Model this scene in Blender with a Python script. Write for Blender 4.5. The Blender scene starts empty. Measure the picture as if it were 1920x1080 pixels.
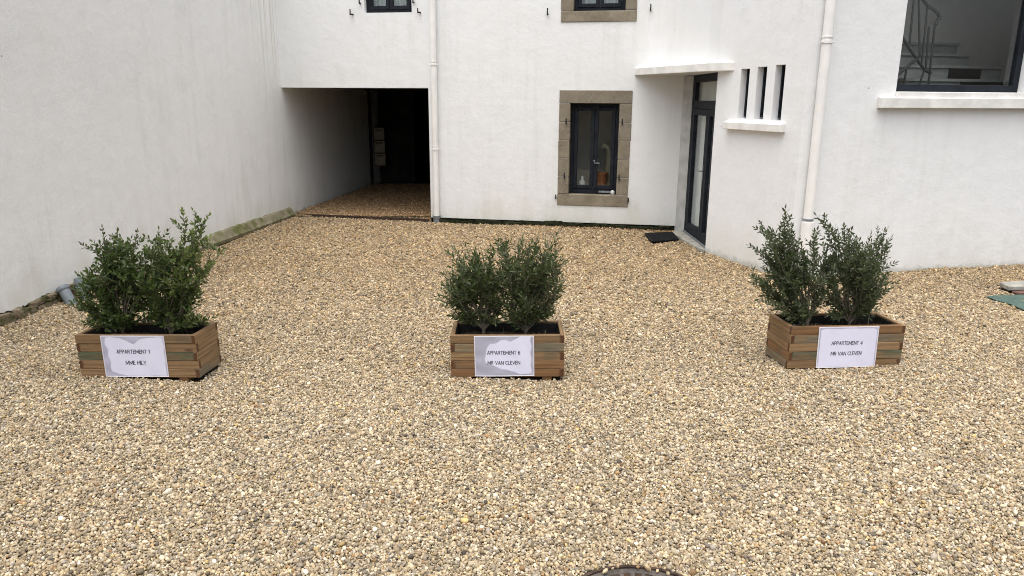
import bpy, bmesh, math, random
import numpy as np
from mathutils import Vector, Matrix
R = math.radians
random.seed(7)
rng = np.random.default_rng(11)
scene = bpy.context.scene
col = scene.collection

# ------------------------------------------------------------------ camera
cam_data = bpy.data.cameras.new("camera")
cam_data.sensor_width = 36.0
cam_data.lens = 1387.0 / 1920.0 * 36.0
cam_data.clip_start = 0.05
cam_data.clip_end = 2000.0
cam = bpy.data.objects.new("camera", cam_data)
col.objects.link(cam)
_p, _r = R(14.4), R(0.35)
fw = Vector((0, math.cos(_p), -math.sin(_p)))
rt0 = Vector((1, 0, 0))
up0 = rt0.cross(fw)
rt = rt0 * math.cos(_r) + up0 * math.sin(_r)
up = up0 * math.cos(_r) - rt0 * math.sin(_r)
M = Matrix((rt, up, -fw)).transposed().to_4x4()
M.translation = (0, 0, 2.0)
cam.matrix_world = M
scene.camera = cam

# ------------------------------------------------------------------ sky, sun, exposure
SUN_EL, SUN_AZ = 76.0, 200.0          # azimuth clockwise from +Y: behind the camera, a little to its left
world = bpy.data.worlds.new("World")
scene.world = world
world.use_nodes = True
wn = world.node_tree
wn.nodes.clear()
w_out = wn.nodes.new("ShaderNodeOutputWorld")
w_bg = wn.nodes.new("ShaderNodeBackground")
w_sky = wn.nodes.new("ShaderNodeTexSky")
w_sky.sky_type = 'NISHITA'
w_sky.sun_disc = False
w_sky.sun_elevation = R(SUN_EL)
w_sky.sun_rotation = R(SUN_AZ)
w_sky.air_density = 1.0
w_sky.dust_density = 6.0
w_hs = wn.nodes.new("ShaderNodeHueSaturation")
w_hs.inputs['Saturation'].default_value = 0.42     # overcast: grey rather than blue
wn.links.new(w_sky.outputs[0], w_hs.inputs['Color'])
wn.links.new(w_hs.outputs[0], w_bg.inputs['Color'])
w_bg.inputs['Strength'].default_value = 0.13
wn.links.new(w_bg.outputs[0], w_out.inputs['Surface'])

sun_d = bpy.data.lights.new("sun", 'SUN')
sun_d.energy = 1.5
sun_d.angle = R(100)
sun_d.color = (1.0, 0.985, 0.97)
sun = bpy.data.objects.new("sun", sun_d)
col.objects.link(sun)
az = R(SUN_AZ)
sdir = Vector((math.sin(az) * math.cos(R(SUN_EL)), math.cos(az) * math.cos(R(SUN_EL)), math.sin(R(SUN_EL))))
sun.rotation_euler = sdir.to_track_quat('Z', 'Y').to_euler()
sun.location = (-3, -6, 12)

scene.view_settings.view_transform = 'Standard'
scene.view_settings.look = 'None'
scene.view_settings.gamma = 1.0
scene.view_settings.use_curve_mapping = False
scene.view_settings.exposure = 0.72
scene.cycles.filter_width = 1.0
scene.cycles.denoising_prefilter = 'NONE'
scene.cycles.max_bounces = 8
scene.cycles.diffuse_bounces = 5
scene.cycles.transparent_max_bounces = 12

# ------------------------------------------------------------------ node helpers
class NT:
    def __init__(s, name):
        s.m = bpy.data.materials.new(name)
        s.m.use_nodes = True
        s.t = s.m.node_tree
        s.t.nodes.clear()
        s.out = s.n("ShaderNodeOutputMaterial")
    def n(s, typ, **kw):
        nd = s.t.nodes.new(typ)
        for k, v in kw.items():
            if k.startswith('_'):
                nd.inputs[k[1:]].default_value = v
            else:
                setattr(nd, k, v)
        return nd
    def l(s, a, b):
        s.t.links.new(a, b)
    def val(s, x, sock):
        if isinstance(x, (int, float)):
            sock.default_value = x
        elif isinstance(x, (tuple, list)):
            sock.default_value = x if len(x) != 3 or sock.type != 'RGBA' else (*x, 1)
        else:
            s.l(x, sock)
    def math(s, op, a, b=0.0, c=None, clamp=False):
        nd = s.n("ShaderNodeMath", operation=op, use_clamp=clamp)
        s.val(a, nd.inputs[0]); s.val(b, nd.inputs[1])
        if c is not None: s.val(c, nd.inputs[2])
        return nd.outputs[0]
    def mix(s, fac, a, b, blend='MIX'):
        nd = s.n("ShaderNodeMix", data_type='RGBA', blend_type=blend)
        s.val(fac, nd.inputs[0]); s.val(a, nd.inputs[6]); s.val(b, nd.inputs[7])
        return nd.outputs[2]
    def pos(s):
        return s.n("ShaderNodeNewGeometry").outputs['Position']
    def obj(s):
        return s.n("ShaderNodeTexCoord").outputs['Object']
    def scale(s, vec, sc, loc=(0, 0, 0)):
        nd = s.n("ShaderNodeMapping")
        s.l(vec, nd.inputs['Vector'])
        nd.inputs['Scale'].default_value = sc
        s.val(loc, nd.inputs['Location'])
        return nd.outputs[0]
    def noise(s, vec, sc, detail=4, rough=0.55):
        nd = s.n("ShaderNodeTexNoise")
        s.l(vec, nd.inputs['Vector'])
        nd.inputs['Scale'].default_value = sc
        nd.inputs['Detail'].default_value = detail
        nd.inputs['Roughness'].default_value = rough
        return nd.outputs['Fac']
    def ramp(s, x, a, b, lo=0.0, hi=1.0):
        nd = s.n("ShaderNodeMapRange", interpolation_type='SMOOTHSTEP')
        s.val(x, nd.inputs[0])
        for i, v in enumerate((a, b, lo, hi)):
            s.val(v, nd.inputs[i + 1])
        return nd.outputs[0]
    def bump(s, h, strength=0.3, dist=0.01):
        nd = s.n("ShaderNodeBump")
        nd.inputs['Strength'].default_value = strength
        nd.inputs['Distance'].default_value = dist
        s.l(h, nd.inputs['Height'])
        return nd.outputs[0]
    def bsdf(s, color, rough=0.7, normal=None, metal=0.0, spec=0.4):
        nd = s.n("ShaderNodeBsdfPrincipled")
        s.val(color, nd.inputs['Base Color']); s.val(rough, nd.inputs['Roughness'])
        s.val(metal, nd.inputs['Metallic'])
        nd.inputs['Specular IOR Level'].default_value = spec
        if normal is not None: s.l(normal, nd.inputs['Normal'])
        s.l(nd.outputs[0], s.out.inputs['Surface'])
        return nd

MAT = {}
def plain(name, c, rough=0.6, metal=0.0, nscale=18, namp=0.25, bump=0.15, spec=0.4, world=False):
    t = NT(name)
    v = t.pos() if world else t.obj()
    a = t.noise(v, nscale, 5)
    cc = t.mix(t.ramp(a, .3, .7), tuple(x * (1 - namp) for x in c), tuple(min(1, x * (1 + namp)) for x in c))
    nb = t.bump(t.noise(v, nscale * 6, 3), bump, .003)
    t.bsdf(cc, rough, nb, metal, spec)
    MAT[name] = t.m
    return t.m

def plaster(name, base=(.79, .80, .795), dirt=(.60, .60, .555), amount=.5, moss=1.0, corner=False):
    t = NT(name)
    p = t.pos()
    sep = t.n("ShaderNodeSeparateXYZ"); t.l(p, sep.inputs[0])
    z = sep.outputs[2]
    streak = t.noise(t.scale(p, (3.2, 3.2, .22)), 2.4, 7, .62)
    fine = t.noise(t.scale(p, (14, 14, .7)), 2.0, 5, .6)
    big = t.noise(p, .55, 4, .55)
    blotch = t.noise(p, 2.3, 6, .6)
    f = t.math('MULTIPLY', t.ramp(streak, .44, .74), t.ramp(big, .34, .62))
    f2 = t.math('MULTIPLY', t.ramp(fine, .56, .78), t.ramp(streak, .40, .66))
    f = t.math('MULTIPLY', t.math('ADD', f, t.math('MULTIPLY', f2, .55)), amount, clamp=True)
    c = t.mix(f, base, dirt)
    c = t.mix(t.math('MULTIPLY', t.ramp(blotch, .52, .78), .28), c, (.67, .69, .70))
    c = t.mix(t.math('MULTIPLY', t.ramp(t.noise(p, .9, 3), .5, .8), .25), c, (.80, .765, .72))
    if corner:      # olive runs down the wall next to the house
        cs = t.math('MULTIPLY', t.ramp(sep.outputs[1], 11.3, 12.5), t.ramp(t.noise(t.scale(p, (5, 5, .12)), 2.6, 5, .6), .47, .66))
        cs = t.math('MULTIPLY', cs, t.ramp(z, 1.8, 3.8, .0, 1.0))
        c = t.mix(t.math('MULTIPLY', cs, .75), c, (.40, .375, .25))
        pa = t.noise(t.scale(p, (1, .8, 1)), 1.1, 2, .4)
        c = t.mix(t.math('MULTIPLY', t.ramp(pa, .50, .72), .10), c, (.60, .60, .62))
    # green-yellow growth climbing from the ground
    hn = t.math('ADD', z, t.math('MULTIPLY', t.math('SUBTRACT', t.noise(t.scale(p, (1, 1, .35)), 2.2, 6, .6), .5), 1.3))
    g = t.ramp(hn, .55, -.22)
    c = t.mix(t.math('MULTIPLY', g, .42 * moss), c, (.47, .46, .31))
    g2 = t.ramp(t.math('ADD', z, t.math('MULTIPLY', t.math('SUBTRACT', t.noise(p, 9, 5, .65), .5), .22)), .085, .0)
    c = t.mix(t.math('MULTIPLY', g2, .6 * moss), c, (.20, .20, .13))
    # small chips and specks
    vo = t.n("ShaderNodeTexVoronoi"); t.l(p, vo.inputs['Vector']); vo.inputs['Scale'].default_value = 2.6
    ch = t.math('MULTIPLY', t.ramp(vo.outputs['Distance'], .034, .012), t.math('GREATER_THAN', t.noise(p, 1.1, 1), .5))
    c = t.mix(t.math('MULTIPLY', ch, .75), c, (.24, .235, .22))
    vo2 = t.n("ShaderNodeTexVoronoi"); t.l(p, vo2.inputs['Vector']); vo2.inputs['Scale'].default_value = 13
    ch2 = t.math('MULTIPLY', t.ramp(vo2.outputs['Distance'], .07, .02), t.math('GREATER_THAN', t.noise(p, 1.7, 2), .57))
    c = t.mix(t.math('MULTIPLY', ch2, .28), c, (.36, .35, .33))
    h = t.math('ADD', t.math('MULTIPLY', t.noise(p, 5, 4), 1.0), t.math('MULTIPLY', t.noise(p, 70, 4, .6), .22))
    t.bsdf(c, .88, t.bump(h, .45, .02), 0, .25)
    MAT[name] = t.m
plaster('plaster_house', amount=.30)
plaster('plaster_wing', base=(.80, .81, .81), amount=.22, moss=.6)
plaster('plaster_boundary', base=(.825, .835, .83), dirt=(.62, .615, .55), amount=.5, corner=True)
plain('concrete_white', (.76, .75, .72), .85, 0, 6, .10, .4, .25, True)
plain('jamb_shade_grey', (.46, .46, .45), .9, 0, 7, .14, .4, .25, True)
plain('concrete', (.33, .32, .28), .9, 0, 9, .22, .5, .25, True)

def granite():
    t = NT('granite')
    p = t.pos()
    inf = t.n("ShaderNodeObjectInfo")
    a = t.noise(p, 5, 5, .6); b = t.noise(p, 85, 3, .7); l = t.noise(p, 17, 5, .65)
    c = t.mix(t.ramp(a, .3, .7), (.20, .165, .115), (.29, .25, .185))
    c = t.mix(t.math('MULTIPLY', inf.outputs['Random'], .5), c, (.20, .18, .14))
    c = t.mix(t.math('MULTIPLY', t.ramp(b, .5, .72), .55), c, (.15, .135, .11))
    c = t.mix(t.math('MULTIPLY', t.ramp(b, .46, .28), .45), c, (.40, .37, .31))
    c = t.mix(t.math('MULTIPLY', t.ramp(l, .56, .7), .6), c, (.11, .105, .085))
    t.bsdf(c, .9, t.bump(t.math('ADD', b, l), .6, .006), 0, .25)
    MAT['granite'] = t.m
granite()

def rubble():
    t = NT('rubble_stone')
    p = t.pos(); inf = t.n("ShaderNodeObjectInfo")
    c = t.mix(inf.outputs['Random'], (.15, .095, .06), (.22, .175, .12))
    c = t.mix(t.ramp(t.noise(p, 14, 5), .35, .7), c, (.27, .22, .16))
    c = t.mix(t.math('MULTIPLY', t.ramp(t.noise(p, 5.2, 6, .65), .46, .62), .85), c, (.055, .065, .02))
    t.bsdf(c, .92, t.bump(t.noise(p, 45, 5), .7, .01), 0, .2)
    MAT['rubble_stone'] = t.m
rubble()

def footing():
    t = NT('mossy_mortar')
    p = t.pos()
    c = t.mix(t.ramp(t.noise(p, 6, 5), .35, .65), (.20, .18, .11), (.29, .255, .18))
    c = t.mix(t.math('MULTIPLY', t.ramp(t.noise(p, 3.1, 6, .65), .42, .62), .85), c, (.105, .12, .032))
    c = t.mix(t.math('MULTIPLY', t.ramp(t.noise(p, 22, 4), .56, .7), .6), c, (.08, .08, .04))
    t.bsdf(c, .95, t.bump(t.noise(p, 40, 5), .8, .012), 0, .2)
    MAT['mossy_mortar'] = t.m
footing()

plain('frame_dark', (.012, .015, .021), .65, 0, 9, .3, .08, .18)
plain('iron_black', (.012, .012, .013), .6, 0, 30, .4, .3, .4)
plain('pipe_white', (.82, .81, .78), .5, 0, 5, .05, .05, .45)
plain('zinc', (.23, .25, .27), .5, .35, 25, .3, .25, .5)
plain('pvc_grey', (.185, .215, .235), .45, 0, 7, .18, .1, .5)
plain('dark_timber', (.028, .022, .017), .85, 0, 14, .4, .5, .3)
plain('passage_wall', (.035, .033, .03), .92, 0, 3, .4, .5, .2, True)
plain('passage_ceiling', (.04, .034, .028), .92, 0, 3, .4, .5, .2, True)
plain('mailbox_cream', (.36, .32, .23), .55, 0, 6, .08, .05, .4)
plain('mailbox_body', (.10, .05, .035), .6, 0, 6, .2, .05, .4)
plain('rubber_mat', (.014, .014, .015), .95, 0, 60, .5, .8, .2)
plain('liner_black', (.010, .010, .011), .5, 0, 14, .3, .5, .5)
plain('soil', (.035, .025, .017), .97, 0, 40, .6, 1.0, .2)
plain('straw', (.20, .155, .085), .9, 0, 30, .5, .1, .2)
plain('ink', (.012, .013, .018), .6, 0, 30, .1, .0, .3)
plain('green_sheet', (.052, .098, .078), .55, 0, 12, .25, .3, .45, True)
plain('brick_brown', (.13, .075, .06), .9, 0, 14, .35, .5, .25, True)
plain('grate_iron', (.115, .098, .085), .62, .5, 20, .35, .4, .5, True)
plain('rust', (.055, .036, .026), .9, .1, 22, .5, .6, .3, True)
plain('pit_black', (.006, .006, .006), .95)
plain('room_wall', (.72, .71, .68), .9, 0, 2, .06, .05, .2, True)
plain('room_floor', (.20, .16, .12), .8, 0, 4, .2, .1, .3, True)
plain('room_dark', (.06, .06, .06), .9, 0, 2, .1, .05, .2, True)
plain('stair_grey', (.36, .37, .36), .8, 0, 5, .1, .1, .3, True)
plain('stair_shade', (.02, .016, .013), .8)
plain('rail_dark', (.05, .052, .05), .5)
plain('curtain', (.62, .66, .68), .9, 0, 4, .06, .1, .2, True)
plain('net_curtain', (.70, .69, .64), .9, 0, 3, .06, .1, .2, True)
plain('orange_pot', (.20, .065, .025), .6, 0, 8, .1, .05, .4)
plain('cream_glaze', (.22, .20, .15), .5, 0, 8, .12, .05, .4)
plain('white_label', (.50, .50, .50), .6)
plain('moss_dark', (.022, .025, .012), .97, 0, 20, .6, 1.0, .15)

def glass(name, ior, tint):
    t = NT(name)
    tr = t.n("ShaderNodeBsdfTransparent"); tr.inputs[0].default_value = (*tint, 1)
    gl = t.n("ShaderNodeBsdfGlossy"); gl.inputs['Roughness'].default_value = .015
    gl.inputs['Color'].default_value = (.95, .97, 1, 1)
    fr = t.n("ShaderNodeFresnel"); bf = t.n("ShaderNodeNewGeometry").outputs['Backfacing']
    t.l(t.math('POWER', ior, t.math('SUBTRACT', 1.0, t.math('MULTIPLY', bf, 2.0))), fr.inputs[0])
    mx = t.n("ShaderNodeMixShader")
    t.l(fr.outputs[0], mx.inputs[0]); t.l(tr.outputs[0], mx.inputs[1]); t.l(gl.outputs[0], mx.inputs[2])
    t.l(mx.outputs[0], t.out.inputs['Surface'])
    MAT[name] = t.m
glass('window_glass', 1.52, (.93, .95, .94))
glass('stair_glass', 1.45, (.95, .96, .955))

def wood(name, c1, c2, grain=(.06, .035, .02), gmix=.55, patch=None):
    t = NT(name)
    v = t.obj(); inf = t.n("ShaderNodeObjectInfo")
    rnd = inf.outputs['Random']
    off = t.n("ShaderNodeCombineXYZ")
    for i in range(3): t.l(t.math('MULTIPLY', rnd, 37.0 + 11 * i), off.inputs[i])
    vv = t.n("ShaderNodeVectorMath", operation='ADD'); t.l(v, vv.inputs[0]); t.l(off.outputs[0], vv.inputs[1])
    vv = vv.outputs[0]
    g = t.noise(t.scale(vv, (1.6, 26, 26)), 2.2, 6, .65)
    g2 = t.noise(t.scale(vv, (6, 120, 120)), 1.5, 3, .6)
    w = t.n("ShaderNodeTexWave", wave_type='RINGS', rings_direction='X')
    t.l(t.scale(vv, (.8, 9, 9)), w.inputs['Vector']); w.inputs['Scale'].default_value = 1.3
    w.inputs['Distortion'].default_value = 3.5; w.inputs['Detail'].default_value = 3
    c = t.mix(t.ramp(g, .28, .72), c1, c2)
    c = t.mix(t.math('MULTIPLY', t.ramp(w.outputs['Fac'], .55, .95), .30), c, grain)
    c = t.mix(t.math('MULTIPLY', t.ramp(g2, .55, .75), gmix * .5), c, grain)
    c = t.mix(t.math('MULTIPLY', t.ramp(rnd, 0, 1), .35), c, tuple(x * .62 for x in c1))
    if patch:       # weathered patches along the board
        pm = t.ramp(t.math('ADD', t.noise(t.scale(vv, (2.6, 9, 9)), 1.4, 5, .65), t.math('MULTIPLY', t.math('SUBTRACT', g, .5), .35)), .36, .60)
        c = t.mix(t.math('MULTIPLY', pm, .92), c, t.mix(t.ramp(g, .3, .7), patch, tuple(x * 1.9 for x in patch)))
    kn = t.n("ShaderNodeTexVoronoi"); t.l(t.scale(vv, (3.2, 9, 9)), kn.inputs['Vector']); kn.inputs['Scale'].default_value = 1.0
    c = t.mix(t.math('MULTIPLY', t.ramp(kn.outputs['Distance'], .15, .06), .7), c, tuple(x * .8 for x in grain))
    st = t.noise(vv, 4.5, 4)
    c = t.mix(t.math('MULTIPLY', t.ramp(st, .50, .72), .55), c, (.095, .08, .055))
    t.bsdf(c, .72, t.bump(t.math('ADD', g, t.math('MULTIPLY', g2, .5)), .4, .003), 0, .3)
    MAT[name] = t.m
wood('board_wood', (.195, .115, .054), (.30, .195, .10))
wood('board_green', (.17, .105, .052), (.27, .18, .095), (.045, .05, .032), patch=(.058, .066, .040))
wood('board_grey', (.18, .112, .055), (.28, .19, .10), (.07, .06, .045), patch=(.105, .092, .064))
wood('board_red', (.185, .092, .038), (.275, .155, .07))
wood('end_grain', (.085, .032, .014), (.13, .055, .024))

def pebble_mat():
    t = NT('pebble')
    at = t.n("ShaderNodeAttribute", attribute_type='INSTANCER', attribute_name='col')
    v = t.obj()
    nz = t.noise(v, 1.6, 4)
    c = t.mix(t.math('MULTIPLY', t.ramp(nz, .45, .75), .35), at.outputs['Color'], (.16, .12, .08))
    t.bsdf(c, .62, t.bump(t.noise(v, 5, 3), .2, .05), 0, .35)
    MAT['pebble'] = t.m
pebble_mat()

def ground_mat():
    t = NT('gravel_bed')
    p = t.pos()
    vo = t.n("ShaderNodeTexVoronoi"); t.l(p, vo.inputs['Vector']); vo.inputs['Scale'].default_value = 42
    c = t.mix(.5, (.065, .05, .032), vo.outputs['Color'], 'MULTIPLY')
    c = t.mix(t.math('MULTIPLY', t.ramp(t.noise(p, 1.3, 5), .3, .7), .6), c, (.05, .038, .024))
    t.bsdf(c, .9, t.bump(vo.outputs['Distance'], .6, .015), 0, .2)
    MAT['gravel_bed'] = t.m
ground_mat()

def leaf_mat(name, c1, c2, c3):
    t = NT(name)
    at = t.n("ShaderNodeAttribute", attribute_name='tone')
    sp = t.n("ShaderNodeSeparateColor"); t.l(at.outputs['Color'], sp.inputs[0])
    c = t.mix(sp.outputs[0], c1, c2)
    c = t.mix(sp.outputs[1], c, c3)
    ps = t.bsdf(c, .42, None, 0, .5)
    tl = t.n("ShaderNodeBsdfTranslucent"); t.l(t.mix(.5, c, (.10, .16, .02)), tl.inputs[0])
    mx = t.n("ShaderNodeMixShader"); mx.inputs[0].default_value = .26
    t.l(ps.outputs[0], mx.inputs[1]); t.l(tl.outputs[0], mx.inputs[2])
    t.l(mx.outputs[0], t.out.inputs['Surface'])
    MAT[name] = t.m
leaf_mat('leaf_broad', (.030, .058, .014), (.095, .135, .036), (.21, .26, .065))
leaf_mat('leaf_narrow', (.029, .050, .015), (.094, .125, .043), (.15, .18, .07))
leaf_mat('leaf_olive', (.028, .046, .018), (.100, .128, .058), (.19, .215, .12))
plain('bark', (.13, .11, .085), .9, 0, 30, .35, .6, .2)

def sheet_mat():
    t = NT('laminated_paper')
    at = t.n("ShaderNodeAttribute", attribute_name='tone')
    v = t.obj()
    c = t.mix(t.math('MULTIPLY', t.ramp(t.noise(v, 9, 4), .4, .7), .10), at.outputs['Color'], (.50, .50, .62))
    t.bsdf(c, .32, t.bump(t.noise(v, 7, 3), .10, .01), 0, .45)
    MAT['laminated_paper'] = t.m
sheet_mat()

# ------------------------------------------------------------------ object helpers
class MB:
    """Collects shapes and links them as ONE mesh object."""
    def __init__(s):
        s.v = []; s.f = []; s.mi = []
    def add(s, vs, fs, mi=0):
        b = len(s.v)
        s.v += [tuple(x) for x in vs]
        s.f += [tuple(i + b for i in f) for f in fs]
        s.mi += [mi] * len(fs)
    def quad(s, a, b, c, d, mi=0):
        s.add([a, b, c, d], [(0, 1, 2, 3)], mi)
    def hexa(s, b4, t4, mi=0):
        """b4, t4: four bottom and four top corners, counter-clockwise from above"""
        s.add(list(b4) + list(t4), [(3, 2, 1, 0), (4, 5, 6, 7), (0, 1, 5, 4), (1, 2, 6, 5), (2, 3, 7, 6), (3, 0, 4, 7)], mi)
    def box(s, x0, x1, y0, y1, z0, z1, fr=None, mi=0):
        P = [(x0, y0), (x1, y0), (x1, y1), (x0, y1)]
        b = [(x, y, z0) for x, y in P]; t = [(x, y, z1) for x, y in P]
        if fr:
            b = [fr(*q) for q in b]; t = [fr(*q) for q in t]
        s.hexa(b, t, mi)
    def prism(s, poly, z0, z1, mi=0, fr=None):
        n = len(poly)
        vs = [(x, y, z0) for x, y in poly] + [(x, y, z1) for x, y in poly]
        if fr: vs = [fr(*q) for q in vs]
        s.add(vs, [tuple(range(n - 1, -1, -1)), tuple(range(n, 2 * n))] + [(i, (i + 1) % n, n + (i + 1) % n, n + i) for i in range(n)], mi)
    def tube(s, pts, rad, seg=12, mi=0, cap=True):
        pts = [Vector(p) for p in pts]
        if isinstance(rad, (int, float)): rad = [rad] * len(pts)
        rings = []
        for i, p in enumerate(pts):
            hi, lo = i, i
            while hi < len(pts) - 1 and (pts[hi] - p).length < 1e-6: hi += 1
            while lo > 0 and (pts[lo] - p).length < 1e-6: lo -= 1
            d = (pts[hi] - pts[lo]).normalized()
            a = d.orthogonal().normalized() if i == 0 else (pa - d * pa.dot(d)).normalized()
            pa = a
            b = d.cross(a)
            rings.append([p + (a * math.cos(2 * math.pi * k / seg) + b * math.sin(2 * math.pi * k / seg)) * rad[i] for k in range(seg)])
        vs = [q for r in rings for q in r]
        fs = []
        for i in range(len(pts) - 1):
            for k in range(seg):
                k2 = (k + 1) % seg
                fs.append((i * seg + k, i * seg + k2, (i + 1) * seg + k2, (i + 1) * seg + k))
        if cap:
            fs.append(tuple(range(seg - 1, -1, -1))); fs.append(tuple((len(pts) - 1) * seg + k for k in range(seg)))
        s.add(vs, fs, mi)
    def build(s, name, mats, parent=None, off=(0, 0, 0), smooth=False, bevel=0.0, rough=0.0):
        me = bpy.data.meshes.new(name)
        o = Vector(off)
        me.from_pydata([tuple(Vector(v) - o) for v in s.v], [], s.f)
        if not isinstance(mats, (list, tuple)): mats = [mats]
        for m in mats: me.materials.append(MAT[m])
        for p, i in zip(me.polygons, s.mi): p.material_index = i
        bm = bmesh.new(); bm.from_mesh(me)
        bmesh.ops.recalc_face_normals(bm, faces=bm.faces)
        if bevel:
            ed = [e for e in bm.edges if len(e.link_faces) == 2 and e.calc_face_angle(0) > .5]
            bmesh.ops.bevel(bm, geom=ed, offset=bevel, segments=1, affect='EDGES', profile=.5)
        if rough:
            for v in bm.verts:
                v.co += Vector((random.uniform(-1, 1), random.uniform(-1, 1), random.uniform(-1, 1))) * rough
        bm.to_mesh(me); bm.free()
        if smooth:
            for p in me.polygons: p.use_smooth = True
            me.set_sharp_from_angle(angle=R(50))
        ob = bpy.data.objects.new(name, me)
        col.objects.link(ob)
        if parent: ob.parent = parent
        return ob

def tag(o, label=None, cat=None, group=None, kind=None):
    if label: o['label'] = label
    if cat: o['category'] = cat
    if group: o['group'] = group
    if kind: o['kind'] = kind
    return o
def thing(name, label, cat, loc=(0, 0, 0), rot=(0, 0, 0), group=None):
    e = bpy.data.objects.new(name, None)
    e.empty_display_size = .2
    col.objects.link(e)
    e.location = loc; e.rotation_euler = rot
    return tag(e, label, cat, group)

class Frame:
    """plan frame: u along a wall from p0, n = depth into the wall (away from the yard), z up"""
    def __init__(s, p0, p1):
        s.p = Vector((p0[0], p0[1])); d = Vector((p1[0], p1[1])) - s.p
        s.L = d.length; s.e = d.normalized(); s.n = Vector((-s.e.y, s.e.x))
    def __call__(s, u, n, z):
        q = s.p + s.e * u + s.n * n
        return (q.x, q.y, z)
    def u_of(s, x, y):
        return (Vector((x, y)) - s.p).dot(s.e)

def wall(mb, fr, u0, u1, z0, z1, th, openings=(), cap0=True, cap1=True):
    us = sorted({u0, u1, *[q for o in openings for q in o[:2]]})
    zs = sorted({z0, z1, *[q for o in openings for q in o[2:4]]})
    for i in range(len(us) - 1):
        for j in range(len(zs) - 1):
            um, zm = (us[i] + us[i + 1]) / 2, (zs[j] + zs[j + 1]) / 2
            if any(o[0] < um < o[1] and o[2] < zm < o[3] for o in openings): continue
            for n in (0, th):
                mb.quad(fr(us[i], n, zs[j]), fr(us[i + 1], n, zs[j]), fr(us[i + 1], n, zs[j + 1]), fr(us[i], n, zs[j + 1]))
    for a, b, c, d in openings:
        a_, b_ = a, b
        mb.quad(fr(a, 0, c), fr(a, th, c), fr(a, th, d), fr(a, 0, d))
        mb.quad(fr(b, 0, c), fr(b, th, c), fr(b, th, d), fr(b, 0, d))
        mb.quad(fr(a, 0, d), fr(b, 0, d), fr(b, th, d), fr(a, th, d))
        if c > z0 + 1e-4: mb.quad(fr(a, 0, c), fr(b, 0, c), fr(b, th, c), fr(a, th, c))
    mb.quad(fr(u0, 0, z1), fr(u1, 0, z1), fr(u1, th, z1), fr(u0, th, z1))
    if cap0: mb.quad(fr(u0, 0, z0), fr(u0, th, z0), fr(u0, th, z1), fr(u0, 0, z1))
    if cap1: mb.quad(fr(u1, 0, z0), fr(u1, th, z0), fr(u1, th, z1), fr(u1, 0, z1))

def ring(mb, fr, u0, u1, z0, z1, w, n0, n1, wb=None, wt=None):
    wb = w if wb is None else wb; wt = w if wt is None else wt
    mb.box(u0, u0 + w, n0, n1, z0, z1, fr); mb.box(u1 - w, u1, n0, n1, z0, z1, fr)
    mb.box(u0 + w, u1 - w, n0 + .0005, n1 - .0005, z0, z0 + wb, fr); mb.box(u0 + w, u1 - w, n0 + .0005, n1 - .0005, z1 - wt, z1, fr)

def room(name, fr, u0, u1, n0, n1, z0, z1, parent, off, mats=('room_wall', 'room_floor')):
    m = MB()
    m.quad(fr(u0, n0, z0), fr(u0, n1, z0), fr(u0, n1, z1), fr(u0, n0, z1))
    m.quad(fr(u1, n0, z0), fr(u1, n1, z0), fr(u1, n1, z1), fr(u1, n0, z1))
    m.quad(fr(u0, n1, z0), fr(u1, n1, z0), fr(u1, n1, z1), fr(u0, n1, z1))
    m.quad(fr(u0, n0, z1), fr(u1, n0, z1), fr(u1, n1, z1), fr(u0, n1, z1))
    m.quad(fr(u0, n0, z0), fr(u1, n0, z0), fr(u1, n1, z0), fr(u0, n1, z0), 1)
    return m.build(name, list(mats), parent, off)

# ------------------------------------------------------------------ plan (metres, camera stands at x 0, y 0)
A0 = (-3.85, 12.655); B = (2.552, 11.494); C = (2.611, 9.83); D = (3.18, 8.336); E = (8.5, 9.595)
LA = (-4.65, 6.0); LB = (-3.80, 12.9)
def left_x(y): return LA[0] + (y - LA[1]) * (LB[0] - LA[0]) / (LB[1] - LA[1])
PASS_Z = .03

# ------------------------------------------------------------------ ground
g = MB()
g.quad((-300, -300, -.03), (300, -300, -.03), (300, 300, -.03), (-300, 300, -.03))
tag(g.build('ground', 'gravel_bed'), 'gravel ground running on under and beyond the yard', kind='structure')
def gh(x, y):
    return .010 * np.sin(1.7 * x + .6 * y) + .008 * np.sin(2.9 * y - 1.1 * x + 1.3) + .006 * np.sin(5.1 * x + 4.3 * y)
gx = np.linspace(-6.2, 9.5, 158); gy = np.linspace(-2, 22, 241)
XX, YY = np.meshgrid(gx, gy)
ZZ = gh(XX, YY) * np.clip((12.4 - YY) / 1.5, .15, 1) - .012 + np.where(YY > 12.6, PASS_Z, 0)
vs = np.stack([XX.ravel(), YY.ravel(), ZZ.ravel()], 1)
nx, ny = len(gx), len(gy)
me = bpy.data.meshes.new('yard_bed')
me.from_pydata(vs.tolist(), [], [(j * nx + i, j * nx + i + 1, (j + 1) * nx + i + 1, (j + 1) * nx + i) for j in range(ny - 1) for i in range(nx - 1)])
me.materials.append(MAT['gravel_bed'])
for p in me.polygons: p.use_smooth = True
yb = bpy.data.objects.new('yard_bed', me); col.objects.link(yb)
tag(yb, 'earth bed of the yard under the loose gravel', kind='structure')

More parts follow.
